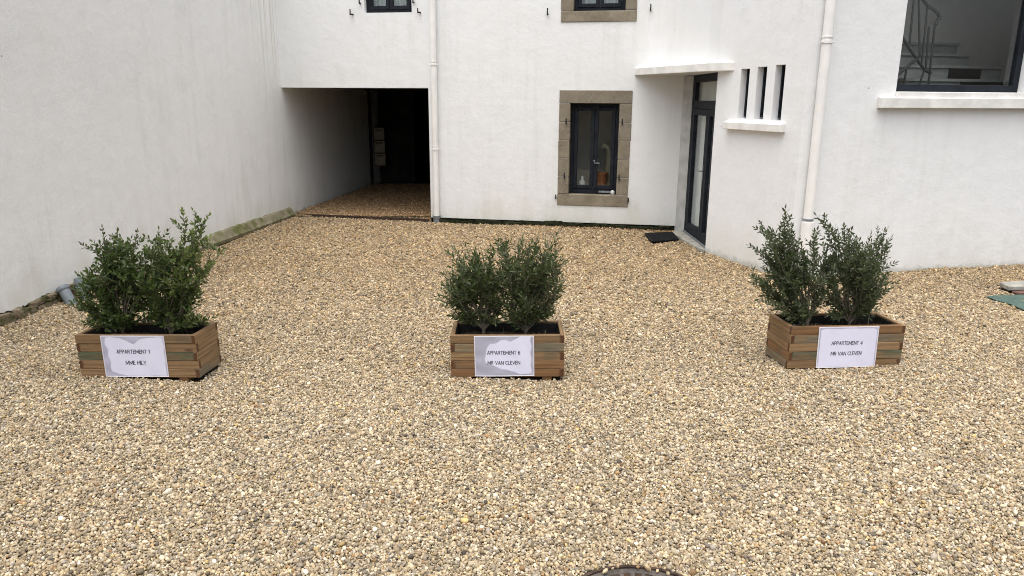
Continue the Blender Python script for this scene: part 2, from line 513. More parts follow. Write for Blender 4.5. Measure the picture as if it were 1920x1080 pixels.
# ------------------------------------------------------------------ boundary wall on the left
lw_off = (LA[0], LA[1], 0)
lwall = thing('boundary_wall', 'tall stained white boundary wall without windows, its broken foot showing bare stones', 'wall', lw_off)
FL = Frame((left_x(-3), -3), (left_x(22), 22))       # u runs away from the camera, n points out of the yard
def lu(y): return FL.u_of(left_x(y), y)
m = MB(); m.box(0, FL.L, .028, .45, -.1, 5.2, FL)
m.build('masonry_core', 'rubble_stone', lwall, lw_off)
prof = [(-3, .08), (5.5, .09), (6.2, .10), (6.38, .10), (6.53, .088), (6.63, .088), (6.74, .095), (6.85, .108), (6.93, .125), (6.98, .127), (7.06, .116), (7.16, .12), (7.24, .135),
        (7.30, .142), (7.40, .16), (7.47, .176), (7.52, .185), (7.62, .165), (7.70, .12), (7.8, .09), (8.1, .05), (8.6, .02), (9.2, -.02), (9.9, -.02), (22, -.02)]
pr = []
for (a, za), (b, zb) in zip(prof[:-1], prof[1:]):
    k = max(1, int((b - a) / .022)) if 5.4 < a < 8.6 else max(1, int((b - a) / .5))
    for i in range(k):
        tt = i / k
        j = random.uniform(-.011, .009) if 5.4 < a < 8.4 else 0
        pr.append((a + (b - a) * tt, za + (zb - za) * tt + j))
pr.append(prof[-1])
m = MB()
for (ya, za), (yb_, zb) in zip(pr[:-1], pr[1:]):
    ua, ub = lu(ya), lu(yb_)
    for zz0, zz1 in ((None, .6), (.6, 5.22)):
        l0, l1 = (za, zb) if zz0 is None else (.6, .6)
        m.quad(FL(ua, 0, l0), FL(ub, 0, l1), FL(ub, 0, zz1), FL(ua, 0, zz1))
    m.quad(FL(ua, 0, za), FL(ub, 0, zb), FL(ub, .03, zb - .004), FL(ua, .03, za - .004))
m.quad(FL(0, 0, 5.22), FL(FL.L, 0, 5.22), FL(FL.L, .45, 5.22), FL(0, .45, 5.22))
m.build('render_coat', 'plaster_boundary', lwall, lw_off)
# bare foundation stones where the render has come away
def rock(name, c, size, mat, parent, off, rot, seed, sub=2):
    rr = random.Random(seed)
    bm = bmesh.new()
    bmesh.ops.create_cube(bm, size=2.0)
    bmesh.ops.subdivide_edges(bm, edges=bm.edges[:], cuts=sub, use_grid_fill=True)
    for v in bm.verts:
        q = v.co.copy(); l = max(abs(q.x), abs(q.y), abs(q.z))
        sp = q.normalized() * 1.25
        q = q.lerp(sp, .16) * (1 + rr.uniform(-.13, .10))
        v.co = Vector((q.x * size[0], q.y * size[1], q.z * size[2])) / 2
    bmesh.ops.transform(bm, matrix=Matrix.Rotation(rot, 4, 'Z') @ Matrix.Rotation(rr.uniform(-.12, .12), 4, 'Y'), verts=bm.verts)
    bmesh.ops.translate(bm, vec=Vector(c) - Vector(off), verts=bm.verts)
    me = bpy.data.meshes.new(name); bm.to_mesh(me); bm.free()
    me.materials.append(MAT[mat])
    o = bpy.data.objects.new(name, me); col.objects.link(o)
    if parent: o.parent = parent
    return o
wrot = math.atan2(LB[1] - LA[1], LB[0] - LA[0])
for i, (y, z, ln, ht) in enumerate([(5.55, .04, .30, .11), (5.85, .035, .26, .12), (6.13, .03, .26, .12), (6.40, .03, .22, .12), (6.56, .045, .11, .10), (6.69, .03, .17, .075), (6.85, .015, .18, .07), (6.80, .085, .22, .045),
                                    (6.99, .02, .14, .08), (7.00, .095, .20, .05), (7.12, .04, .16, .085), (7.19, .112, .20, .05), (7.30, .12, .16, .05), (7.46, .145, .16, .06), (7.66, .08, .2, .12), (7.88, .04, .22, .09)]):
    rock('stone', (left_x(y) + (.012 if y < 7.25 else -.005), y, z), (ln * random.uniform(.8, .95), random.uniform(.07, .11), ht * random.uniform(.88, 1.08)), 'rubble_stone', lwall, lw_off, wrot, i)
# mossy mortar fillet at the foot of the wall, towards the passage
m = MB(); ys = np.arange(8.7, 12.62, .06); rows = []
for y in ys:
    k = min(1, (y - 8.6) / 1.6); j = random.uniform(-.012, .012)
    x = left_x(y)
    h = (.05 + .115 * k) * (1 + j * 3); w = .03 + .075 * k + j
    rows.append([(x + .002, y, h), (x + .02 + .2 * w, y, h * .93), (x + .75 * w, y, h * .5 + j), (x + w, y, .05 + j * .6), (x + w * .92, y, .012), (x + w * .6, y, -.03)])
for a, b in zip(rows[:-1], rows[1:]):
    for i in range(5): m.quad(a[i], b[i], b[i + 1], a[i + 1])
m.build('mortar_fillet', 'mossy_mortar', lwall, lw_off, smooth=True)

# grey pipe stubs at the foot of the wall
for i, (p0, p1, r_, lab) in enumerate([((-4.33, 7.02, -.02), (-4.44, 7.06, .175), .052, 'grey plastic pipe stub lying askew against the broken wall foot, beside a taller capped stub'),
                                       ((-4.29, 7.20, -.02), (-4.37, 7.24, .215), .050, 'taller grey pipe stub with a rounded collar at the wall foot, half behind the shrub')]):
    t_ = thing('pipe_stub', lab, 'pipe', (p0[0], p0[1], 0), group='grey pipe stubs at the wall foot')
    off = t_.location
    a, b = Vector(p0), Vector(p1)
    m = MB(); m.tube([a, b], r_, 20, cap=False); m.tube([a, b], r_ - .005, 20, cap=False)
    if i: m.tube([b - (b - a).normalized() * .002, b, b + (b - a).normalized() * .012, b + (b - a).normalized() * .02], [r_, r_ * .98, r_ * .7, .004], 20)
    m.build('pipe', 'pvc_grey', t_, off, smooth=True)
    m = MB()
    c0 = a.lerp(b, .42 if i else .8); c1 = a.lerp(b, .72 if i else .98)
    m.tube([c0, c0, c0.lerp(c1, .15), c0.lerp(c1, .85), c1, c1], [r_, r_ + .004, r_ + .010, r_ + .010, r_ + .004, r_], 20)
    m.build('collar', 'pvc_grey', t_, off, smooth=True)

# ------------------------------------------------------------------ house (back)
FH = Frame(A0, B)
h_off = (A0[0], A0[1], 0)
house = thing('white_house', 'white house with a dark open passage and granite framed windows', 'house', h_off)
uo = FH.u_of
U_PL, U_PR = uo(-3.84, 12.66), uo(-1.358, 12.175)
W1 = (uo(.889, 11.783), uo(1.625, 11.655), .525, 1.925)
W2 = (uo(.902, 11.781), uo(1.651, 11.651), 3.275, 4.70)
W3 = (uo(-2.362, 12.35), uo(-1.595, 12.216), 3.288, 4.40)
m = MB()
wall(m, FH, U_PR, FH.L, .072, 6.5, .5, [(w_[0] - .014, w_[1] + .014, w_[2] - .014, w_[3] + .014) for w_ in (W1, W2)])
wall(m, FH, U_PL - .35, U_PR, 2.147, 6.5, .5, [W3])
m.quad(FH(U_PL - .35, .0, 2.147), FH(U_PR, .0, 2.147), FH(U_PR, .5, 2.147), FH(U_PL - .35, .5, 2.147))
m.quad(FH(U_PR, 0, -.02), FH(U_PR, 0, .072), FH(U_PR, .5, .072), FH(U_PR, .5, -.02))
m.build('facade', 'plaster_house', house, h_off)
# dark foundation under the ragged lower edge of the render
m = MB(); m.box(U_PR + .002, FH.L, .03, .45, -.05, .09, FH)
m.build('foundation', 'moss_dark', house, h_off)
# passage: side wall, end wall, ceiling boards, beam, post
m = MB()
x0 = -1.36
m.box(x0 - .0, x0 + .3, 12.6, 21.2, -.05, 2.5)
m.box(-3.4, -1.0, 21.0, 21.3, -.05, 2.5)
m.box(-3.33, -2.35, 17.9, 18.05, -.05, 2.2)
m.build('passage_wall', 'passage_wall', house, h_off)  # near-black colour puts the darkness of the passage into these walls
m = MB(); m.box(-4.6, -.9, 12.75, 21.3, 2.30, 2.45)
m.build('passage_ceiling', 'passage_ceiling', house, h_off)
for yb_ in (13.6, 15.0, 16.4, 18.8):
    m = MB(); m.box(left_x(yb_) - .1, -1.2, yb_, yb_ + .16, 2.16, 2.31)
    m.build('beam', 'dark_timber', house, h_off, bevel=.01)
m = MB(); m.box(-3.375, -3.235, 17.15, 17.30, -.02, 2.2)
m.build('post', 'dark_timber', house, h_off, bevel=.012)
m = MB()
for k in range(6):      # curved brace between post and beam
    a = k / 5; b = (k + 1) / 5
    f = lambda q: (-3.375 - .02 - .17 * q ** 1.6 + .02, 1.5 + .66 * q)
    (xa, za), (xb, zb) = f(a), f(b)
    m.hexa([(xa, 17.17, za), (-3.36, 17.17, za), (-3.36, 17.28, za), (xa, 17.28, za)], [(xb, 17.17, zb), (-3.36, 17.17, zb), (-3.36, 17.28, zb), (xb, 17.28, zb)])
m.build('brace', 'dark_timber', house, h_off)
m = MB(); m.box(-3.9, -.95, 12.0 + 4.95, 17.16, 2.147, 2.30)
m.build('beam', 'dark_timber', house, h_off)

def casement(name, fr, op, rec, parent, off, sashes=2, glass_m='window_glass', fwid=.05, swid=.055, bottom=.075):
    u0, u1, z0, z1 = op
    u0 += .002; u1 -= .002; z0 += .002; z1 -= .002
    m = MB(); ring(m, fr, u0, u1, z0, z1, fwid, rec, rec + .07, wb=bottom)
    w = m.build(name, 'frame_dark', parent, off, bevel=.004)
    iw = (u1 - u0 - 2 * fwid) / sashes
    for k in range(sashes):
        a = u0 + fwid + k * iw + .003; b = a + iw - .006
        m = MB(); ring(m, fr, a, b, z0 + bottom + .003, z1 - fwid - .003, swid, rec - .012, rec + .05)
        m.build('sash', 'frame_dark', w, off, bevel=.004)
        m = MB(); m.box(a + swid - .004, b - swid + .004, rec + .012, rec + .018, z0 + bottom + swid - .002, z1 - fwid - swid + .002, fr)
        m.build('pane', glass_m, w, off)
    return w
w1 = casement('window', FH, W1, .13, house, h_off); w1['label'] = 'ground floor window with two dark framed panes'
um = (W1[0] + W1[1]) / 2
m = MB(); m.box(um + .0, um + .025, .085, .118, 1.03, 1.06, FH); m.box(um + .008, um + .10, .082, .097, 1.005, 1.02, FH); m.build('handle', 'zinc', w1, h_off, bevel=.003)
m = MB(); m.box(W1[1] - .28, W1[1] - .06, .121, .1295, .545, .575, FH); m.build('vent_strip', 'zinc', w1, h_off)
m = MB(); c_ = Vector(FH(W1[1] - .055, .07, .565)); m.tube([c_ + Vector((0, 0, -.035)), c_ + Vector((0, 0, -.02)), c_, c_ + Vector((0, 0, .02)), c_ + Vector((0, 0, .032))], [.03, .034, .036, .025, .003], 12)
m.build('catch', 'white_label', w1, h_off, smooth=True)
w2 = casement('window', FH, W2, .10, house, h_off, bottom=.05); w2['label'] = 'upper window above the granite framed window'
w3 = casement('window', FH, W3, .09, house, h_off, bottom=.05); w3['label'] = 'small upper window above the passage, no stone surround'
room('interior', FH, W1[0] - .5, W1[1] + .5, .49, 1.5, -.0, 2.4, house, h_off)
for W in (W2, W3):
    room('interior', FH, W[0] - .25, W[1] + .25, .49, 1.6, 2.9, 5.0, house, h_off)
    m = MB(); n_ = 36; a, b = W[0] + .02, W[1] - .02
    P = [(a + (b - a) * i / n_, .30 + .018 * math.sin(i * 1.9) + .008 * math.sin(i * .7)) for i in range(n_ + 1)]
    for (ua, na), (ub, nb) in zip(P[:-1], P[1:]):
        m.quad(FH(ua, na, W[2] - .1), FH(ub, nb, W[2] - .1), FH(ub, nb, W[3]), FH(ua, na, W[3]))
    m.build('curtain', 'curtain', house, h_off, smooth=True)
# granite surround, one block at a time
def stone(u0, u1, z0, z1, fr=FH):
    m = MB(); g_ = .004
    m.box(u0 + g_, u1 - g_, -.012 - random.uniform(0, .006), .46, z0 + g_, z1 - g_, fr)
    return m.build('stone', 'granite', house, h_off, bevel=.006, rough=.0022)
uL0, uL1 = uo(.712, 11.815) , W1[0]; uR0, uR1 = W1[1], uo(1.818, 11.621)
stone(uL0, uR1, W1[3], 2.125)
stone(uL0 - .004, uR1, .342, W1[2])
zl = [W1[2], .80, 1.085, 1.365, 1.645, W1[3]]
for a, b in zip(zl[:-1], zl[1:]):
    stone(uL0 + random.uniform(-.006, .006), uL1, a, b); stone(uR0, uR1 + random.uniform(-.006, .006), a, b)
uL0, uL1 = uo(.708, 11.815), W2[0]; uR0, uR1 = W2[1], uo(1.828, 11.62)
stone(uL0, uR1, 3.112, W2[2])
for a, b in ((W2[2], 3.62), (3.62, 4.1), (4.1, W2[3])):
    stone(uL0, uL1, a, b); stone(uR0, uR1, a, b)
stone(uL0, uR1, W2[3], 4.92)
# shutter pins
def pin(u, z, long=.05, up_=.07, side=0.0, n0=.0):
    m = MB()
    m.tube([FH(u, n0 + .03, z), FH(u + side * .5, n0 - long * .6, z), FH(u + side, n0 - long, z)], [.012, .012, .011], 8)
    m.tube([FH(u + side, n0 - long, z - .015), FH(u + side, n0 - long, z + up_)], [.011, .009], 8)
    m.build('shutter_pin', 'iron_black', house, h_off)
for x, y, z, l_, u_, sd in [(-2.543, 12.381, 3.265, .06, .075, -.03), (-1.451, 12.191, 3.28, .06, .06, -.03), (-2.42, 12.359, 3.43, .05, .09, 0), (-1.557, 12.21, 3.43, .05, .09, 0),
                            (.514, 11.849, 3.23, .05, .085, 0), (2.019, 11.586, 3.265, .05, .085, 0)]:
    pin(uo(x, y), z, l_, u_, sd)
for x, y, z in [(.83, 11.794, 1.63), (1.68, 11.645, 1.63), (.824, 11.794, .79), (1.667, 11.648, .78)]:
    pin(uo(x, y), z, .045, .075, 0, -.012)
for x, y, z in [(.692, 11.817, .46), (1.822, 11.624, .44)]:
    pin(uo(x, y), z, .035, .055, 0, 0)
# dark growth along the foot of the facade
m = MB()
rr = random.Random(5)
u = U_PR + .18
while u < FH.L - .12:
    k = .5 + .5 * math.sin(u * 2.1 + 1) * math.sin(u * .9)
    h = .032 + .045 * rr.random() * (0.4 + k)
    w = rr.uniform(.05, .11)
    c = Vector(FH(u, -.018 - rr.uniform(0, .02), .0))
    vs = []; 
    for q in ((-w, -.012, -.02), (w, -.012, -.02), (w, .05, -.02), (-w, .05, -.02)):
        vs.append(c + Vector((FH.e.x * q[0] + FH.n.x * q[1], FH.e.y * q[0] + FH.n.y * q[1], q[2])))
    tp = [v + Vector((rr.uniform(-.012, .012), rr.uniform(-.006, .006), h + .02 + rr.uniform(-.010, .010))) for v in vs]
    tp[0] += Vector((w * .3, 0, 0)); tp[1] -= Vector((w * .3, 0, 0))
    m.hexa(vs, tp)
    u += w * rr.uniform(1.0, 1.7)
tag(m.build('moss', 'moss_dark'), 'dark moss and dirt along the foot of the white facade', 'moss', kind='stuff')

# drainpipes
def drainpipe(label, c, r_, z0, z1, collars, shoe, group, nrm, extra=None):
    t_ = thing('drainpipe', label, 'drainpipe', (c[0], c[1], 0), group=group)
    off = t_.location
    m = MB(); m.tube([(c[0], c[1], z0), (c[0], c[1], z1)], r_, 24)
    m.build('pipe', 'pipe_white', t_, off, smooth=True)
    for z, hh in collars:
        m = MB(); m.tube([(c[0], c[1], z - hh), (c[0], c[1], z - hh), (c[0], c[1], z + hh), (c[0], c[1], z + hh)], [r_, r_ + .008, r_ + .008, r_], 24)
        m2 = MB(); m2.tube([(c[0], c[1], z + hh + .028), (c[0], c[1], z + hh + .028), (c[0], c[1], z + hh + .042), (c[0], c[1], z + hh + .042)], [r_, r_ + .006, r_ + .006, r_], 24)
        m2.build('collar', 'pipe_white', t_, off, smooth=False)
        a = Vector((c[0], c[1], z)); nn = Vector((nrm[0], nrm[1], 0)); sd = Vector((nrm[1], -nrm[0], 0))
        for s_ in (-1, 1):
            p = a + sd * s_ * (r_ + .008)
            m.tube([p - nn * .012, p + sd * s_ * .014 - nn * .012], .009, 8)
        m.tube([a, a + nn * (r_ + .05)], .008, 8)
        m.build('bracket', 'pipe_white', t_, off)
    if shoe:
        m = MB(); m.tube([(c[0], c[1], -.03), (c[0], c[1], z0 + .01), (c[0], c[1], z0 + .01), (c[0], c[1], z0 + .05), (c[0], c[1], z0 + .05)], [r_ + .010, r_ + .010, r_ + .018, r_ + .018, r_], 24)
        m.build('shoe', shoe, t_, off, smooth=False)
    if extra: extra(t_, off)
cp = FH(uo(-1.245, 12.155), -.062, 0)
drainpipe('slim cream white drainpipe beside the dark passage opening, ending in a grey shoe', cp[:2], .047, .065, 6.4, [(2.50, .012), (1.195, .012)], 'zinc', 'white drainpipes on the house fronts', FH.n)
m = MB()
for k in range(7):
    a = FH(uo(-1.245, 12.155) + .05 + k * .033, -.05 + .004 * k, 0)
    rr = random.Random(k); hh = .075 - k * .008
    vs = [Vector(a) + Vector((dx, dy, -.02)) for dx, dy in ((-.03, -.035), (.03, -.035), (.03, .05), (-.03, .05))]
    m.hexa(vs, [v + Vector((rr.uniform(-.01, .01), 0, hh + rr.uniform(-.015, .015))) for v in vs])
tag(m.build('moss_clump', 'moss_dark'), 'dark mossy lump on the gravel at the foot of the slim drainpipe', 'moss')

# mailboxes in the passage
for i, (zc, lab) in enumerate([(1.185, 'topmost cream fronted mailbox in the dark passage'), (.892, 'middle cream fronted mailbox in the dark passage'), (.598, 'lowest cream fronted mailbox in the dark passage')]):
    t_ = thing('mailbox', lab, 'mailbox', (-3.08 + .004 * i, 17.5, zc), group='mailboxes stacked in the passage')
    off = t_.location; x, z = off.x, zc
    m = MB(); m.box(x - .125, x + .125, 17.36, 17.88, z - .142, z + .142); m.build('body', 'mailbox_body', t_, off, bevel=.004)
    m = MB(); m.box(x - .115, x + .115, 17.345, 17.359, z - .132, z + .132); m.build('front', 'mailbox_cream', t_, off, bevel=.004)
    m = MB(); m.box(x - .08, x + .08, 17.340, 17.3445, z + .075, z + .098); m.build('slot', 'iron_black', t_, off)

# dark bar standing in for the shadow gap across the passage mouth
m = MB(); ea, eb = Vector((-3.72, 12.70, 0)), Vector((-1.39, 12.185, 0))
FE = Frame(ea, eb); m.box(0, FE.L, -.015, .02, -.03, .045, FE)
tag(m.build('shadow_gap_strip', 'rust'), 'thin dark strip standing in for the shadow gap across the passage mouth', 'strip')

# things seen on the sill behind the granite framed window
p0 = Vector(FH(uo(1.36, 11.7), .30, .58))
t_ = thing('flower_pot', 'orange pot standing behind the right pane of the granite framed window', 'pot', p0)
m = MB(); m.tube([p0 + Vector((0, 0, z)) for z in (0, .0, .20, .235, .235, .27, .27)], [.02, .085, .105, .108, .118, .118, .095], 20); m.build('pot', 'orange_pot', t_, p0, smooth=False)
m = MB(); m.tube([p0 + Vector((0, 0, .255)), p0 + Vector((0, 0, .262))], .095, 20); m.build('soil', 'soil', t_, p0)
p0 = Vector(FH(uo(1.49, 11.7), .46, .58))
t_ = thing('vase', 'tall cream vase with a curved neck behind the right window pane', 'vase', p0)
m = MB(); m.tube([p0 + Vector(q) for q in ((0, 0, 0), (0, 0, .0), (0, 0, .3), (0, 0, .48), (-.01, 0, .58), (-.04, 0, .66), (-.09, 0, .68), (-.12, 0, .645))], [.02, .06, .075, .06, .05, .048, .045, .03], 16)
m.build('body', 'cream_glaze', t_, p0, smooth=True)
p0 = Vector(FH(uo(1.07, 11.75), .33, .58))
t_ = thing('bottle', 'small pale bottle behind the left window pane', 'bottle', p0)
m = MB(); m.tube([p0 + Vector((0, 0, z)) for z in (0, 0, .10, .14, .2)], [.01, .06, .06, .025, .022], 14); m.build('body', 'white_label', t_, p0, smooth=True)
m = MB(); m.box(W1[0] + .004, W1[1] - .004, .205, .60, .530, .575, FH); m.build('shelf', 'room_wall', house, h_off)

# ------------------------------------------------------------------ stair wing (right)
w_off = (D[0], D[1], 0)
wing = thing('stair_wing', 'white house wing with three slit windows and a large stair window', 'house', w_off)
FD = Frame(B, C); FC = Frame(C, D); FR = Frame(D, E)
cu = FC.u_of
m = MB()
wall(m, FD, 0, FD.L, 2.338, 6.5, .3)
slits = []
for (xa, ya), (xb, yb_), z0, z1 in [((2.777, 9.393), (2.835, 9.240), 1.775, 2.36), ((2.886, 9.108), (2.946, 8.950), 1.772, 2.373), ((2.997, 8.814), (3.055, 8.662), 1.768, 2.384)]:
    slits.append((cu(xa, ya), cu(xb, yb_), z0, z1))
wall(m, FC, 0, FC.L, -.05, 6.5, .24, slits)
RW = (1.148, 2.97, 2.048, 4.6)
wall(m, FR, 0, FR.L, -.05, 6.5, .24, [RW])
m.build('facade', 'plaster_wing', wing, w_off)
m = MB(); pb = [bez_ for bez_ in [tuple(Vector((2.0, 11.592)) * (1 - t) ** 2 + Vector((2.46, 11.50)) * 2 * t * (1 - t) + Vector((2.715, 9.556)) * t * t) for t in np.linspace(0, 1, 25)]]
for a, b in zip(pb[:-1], pb[1:]): m.quad((*a, 2.447), (*b, 2.447), (*b, 6.5), (*a, 6.5))
m.build('rounded_corner', 'plaster_wing', wing, w_off, smooth=True)
# jamb between the house and the door, and the return behind the wing's edge
m = MB()
m.prism([(B[0], B[1]), (2.665, 11.34), (2.80, 11.34), (2.80, 11.6), (B[0], 11.6)], -.03, 2.337)
m.build('door_jamb', 'jamb_shade_grey', wing, w_off)  # grey tone puts the shade of the jamb's facing into its colour
# canopy over the door
m = MB()
m.prism([(1.829, 11.622), (2.18, 10.60), (2.47, 9.80), (2.60, 9.62), (2.726, 9.515), (2.80, 9.62), (2.75, 11.75), (2.0, 11.75)], 2.343, 2.448)
m.build('canopy', 'concrete_white', wing, w_off, bevel=.006)
# door
FX = Frame((2.66, 11.345), (2.66, 9.86))
def du(y): return 11.345 - y
m = MB()
ring(m, FX, 0, FX.L, .025, 2.336, .09, 0, .07, wb=.03, wt=.10)
m.box(.0905, .16, .002, .069, .055, 2.2355, FX)
m.box(.1605, FX.L - .0905, .001, .069, 1.865, 1.98, FX)
door = m.build('door', 'frame_dark', wing, w_off, bevel=.004)
door['label'] = 'dark glazed double door with a fanlight, under the canopy'
m = MB(); m.box(.1605, FX.L - .0905, .03, .036, 1.981, 2.235, FX); m.build('fanlight', 'window_glass', door, w_off)
for a, b in ((.163, du(10.335)), (du(10.325), FX.L - .093)):
    m = MB(); ring(m, FX, a, b, .058, 1.862, .085, -.012, .05, wb=.13); m.build('door_leaf', 'frame_dark', door, w_off, bevel=.004)
    m = MB(); m.box(a + .083, b - .083, .015, .021, .186, 1.779, FX); m.build('pane', 'window_glass', door, w_off)
m = MB(); hu = du(10.385)
m.box(hu - .012, hu + .012, -.020, -.0125, .90, 1.10, FX); m.tube([FX(hu, -.012, 1.03), FX(hu, -.055, 1.03), FX(hu - .02, -.06, 1.03), FX(hu - .12, -.06, 1.03)], .009, 8)
m.build('handle', 'zinc', door, w_off)
m = MB(); m.box(.09, FX.L, -.035, -.013, .030, .052, FX); m.build('threshold', 'zinc', door, w_off)
m = MB(); m.prism([(2.53, 11.40), (2.44, 11.15), (2.52, 10.2), (2.56, 9.96), (2.605, 9.84), (2.72, 9.84), (2.72, 11.40)], -.03, .027); m.build('doorstep', 'concrete', wing, w_off, bevel=.006)
FX2 = Frame((2.74, 11.5), (2.74, 9.7))
room('interior', FX2, -.1, 1.7, .0, .6, .0, 2.6, wing, w_off)
m = MB(); n_ = 90
P = [(.12 + 1.45 * i / n_, .03 + .014 * math.sin(i * 1.3) + .006 * math.sin(i * .45)) for i in range(n_ + 1)]
for (ua, na), (ub, nb) in zip(P[:-1], P[1:]):
    m.quad(FX2(ua, na, .04), FX2(ub, nb, .04), FX2(ub, nb, 2.3), FX2(ua, na, 2.3))
m.build('net_curtain', 'net_curtain', door, w_off, smooth=True)
# slit windows
for s_ in slits:
    a, b, z0, z1 = s_
    m = MB(); ring(m, FC, a + .002, b - .002, z0 + .025, z1 - .002, .022, .085, .15)
    w = m.build('slit_window', 'frame_dark', wing, w_off, bevel=.003)
    m = MB(); m.box(a + .020, b - .020, .11, .116, z0 + .045, z1 - .03, FC); m.build('pane', 'window_glass', w, w_off)
    m = MB(); m.box(b - .075, b - .03, .06, .0845, z0 + .003, z0 + .04, FC); m.build('catch', 'iron_black', w, w_off)
room('interior', FC, slits[0][0] - .1, slits[2][1] + .1, .239, .5, 1.6, 2.5, wing, w_off, ('room_dark', 'room_dark'))
m = MB()
a, b = cu(2.712, 9.564), cu(3.087, 8.578)
m.hexa([FC(a, -.075, 1.640), FC(b, -.075, 1.640), FC(b, .05, 1.640), FC(a, .05, 1.640)], [FC(a, -.075, 1.728), FC(b, -.075, 1.728), FC(b, .05, 1.764), FC(a, .05, 1.764)])
m.build('window_sill', 'concrete_white', wing, w_off, bevel=.006)
# stair window
u0, u1, z0, z1 = RW
m = MB(); ring(m, FR, u0 + .002, u1 - .002, z0 + .05, z1 - .002, .085, .15, .22, wb=.082)
w = m.build('window', 'frame_dark', wing, w_off, bevel=.005); w['label'] = 'large single pane stair window in a black frame'
m = MB(); m.box(u0 + .085, u1 - .085, .18, .188, z0 + .13, z1 - .085, FR); m.build('pane', 'stair_glass', w, w_off)
m = MB()
m.hexa([FR(.925, -.085, 1.915), FR(3.6, -.085, 1.915), FR(3.6, .0, 1.915), FR(.925, .0, 1.915)], [FR(.925, -.085, 2.030), FR(3.6, -.085, 2.030), FR(3.6, .0, 2.040), FR(.925, .0, 2.040)])
m.box(u0 + .003, u1 - .003, -.05, .22, 2.032, 2.096, FR)
m.build('window_sill', 'concrete_white', wing, w_off, bevel=.006)
room('interior', FR, .9, 5.3, .239, 2.1, 1.2, 5.0, wing, w_off, ('room_wall', 'room_floor'))
stair = thing('staircase', 'grey indoor staircase seen through the large dark framed window', 'stairs', FR(3.0, 1.5, 1.2))
so = stair.location
for n_, ua, ub, za in [(1.9, 2.3, 3.67, 2.79), (1.6, 2.2, 3.60, 2.625), (1.3, 2.15, 3.87, 2.455), (1.0, 2.1, 3.95, 2.275)]:
    m = MB(); m.box(ua, ub, n_ + .012, 2.09, 1.25, za - .035, FR); m.box(ua - .01, ub + .01, n_ - .02, min(n_ + .28, 2.085), za - .0345, za, FR)
    m.build('step', 'stair_grey', stair, so)
m = MB(); m.box(3.02, 3.53, 1.296, 1.311, 2.29, 2.425, FR); m.box(2.95, 3.85, .985, 1.01, 2.21, 2.262, FR); m.build('riser_shade_panel', 'stair_shade', stair, so)  # solid dark plates stand in for the shade inside the stair openings
rail = thing('stair_railing', 'dark metal stair railing with thin posts inside the large window', 'railing', FR(2.0, .7, 1.2))
ro = rail.location
def tubes(name, segs, r_):
    for s_ in segs:
        m = MB(); m.tube([FR(u, .7, z) for u, z in s_], r_, 8); m.build(name, 'rail_dark', rail, ro)
tubes('handrail', [[(1.80, 3.28), (1.92, 3.19), (2.02, 3.11), (2.18, 3.03), (2.21, 2.98), (2.17, 2.90)]], .022)
tubes('baluster', [[(1.81, 3.26), (1.84, 2.62)], [(1.88, 3.20), (2.01, 2.50)], [(2.02, 3.10), (2.05, 2.42)], [(2.08, 2.87), (2.12, 2.36)], [(2.16, 2.92), (2.19, 2.2)], [(1.84, 2.40), (1.83, 1.8)], [(2.1, 2.36), (1.98, 1.9)], [(2.19, 2.35), (2.15, 1.8)]], .013)
tubes('stringer', [[(1.55, 2.9), (1.69, 2.77), (1.96, 2.5), (2.11, 2.36), (2.2, 2.33)], [(1.62, 2.2), (1.75, 2.32), (1.96, 2.49)]], .019)
# wide drainpipe on the wing
cp = FR(.155, -.066, 0)
def sleeve(t_, off):
    m = MB(); m.tube([(cp[0], cp[1], -.02), (cp[0], cp[1], .66), (cp[0], cp[1], .66)], [.066, .066, .055], 24)
    m.build('sleeve', 'pipe_white', t_, off, smooth=False)
    m = MB(); m.tube([(cp[0], cp[1], .675), (cp[0], cp[1], .675), (cp[0], cp[1], .70), (cp[0], cp[1], .70)], [.054, .0585, .0585, .054], 24)
    m.build('clamp', 'zinc', t_, off, smooth=False)
drainpipe('wide white drainpipe down the corner of the wing, standing behind the right hand shrubs', cp[:2], .054, .0, 6.4, [(2.60, .014)], None, 'white drainpipes on the house fronts', FR.n, sleeve)

# ------------------------------------------------------------------ doormat, slab, green sheet, grating
m = MB(); q = [(2.006, 11.08), (2.003, 10.45), (2.433, 10.62), (2.462, 11.20)]
m.prism(q, .004, .028)
mat_t = thing('doormat', 'black doormat on the gravel beside the concrete doorstep', 'doormat', (2.22, 10.85, 0))
m.build('backing', 'rubber_mat', mat_t, mat_t.location, bevel=.004)
m = MB()
qa = [Vector((*p, 0)) for p in q]
for i in range(16):
    a = qa[0].lerp(qa[1], (i + .5) / 16); b = qa[3].lerp(qa[2], (i + .5) / 16)
    d_ = (b - a) * .04; a = a + d_; b = b - d_
    m.hexa([(a.x, a.y - .008, .0282), (b.x, b.y - .008, .0282), (b.x, b.y + .008, .0282), (a.x, a.y + .008, .0282)], [(a.x, a.y - .004, .034), (b.x, b.y - .004, .034), (b.x, b.y + .004, .034), (a.x, a.y + .004, .034)])
o = m.build('ribs', 'rubber_mat', mat_t, mat_t.location)
slab_t = thing('concrete_slab', 'pale concrete cover slab on a low brown brick edge, beside a green sheet', 'slab', (5.9, 7.85, 0))
m = MB(); m.prism([(5.37, 7.92), (5.345, 7.715), (6.35, 7.86), (6.35, 8.15)], .022, .07); m.build('slab', 'concrete', slab_t, slab_t.location, bevel=.006)
for k in range(5):
    f = Frame((5.36, 7.70), (6.36, 7.845)); m = MB(); m.box(k * .2 + .004, k * .2 + .194, -.09 + random.uniform(-.008, .008), -.005, -.03, .028, f); m.build('brick', 'brick_brown', slab_t, slab_t.location, bevel=.006)
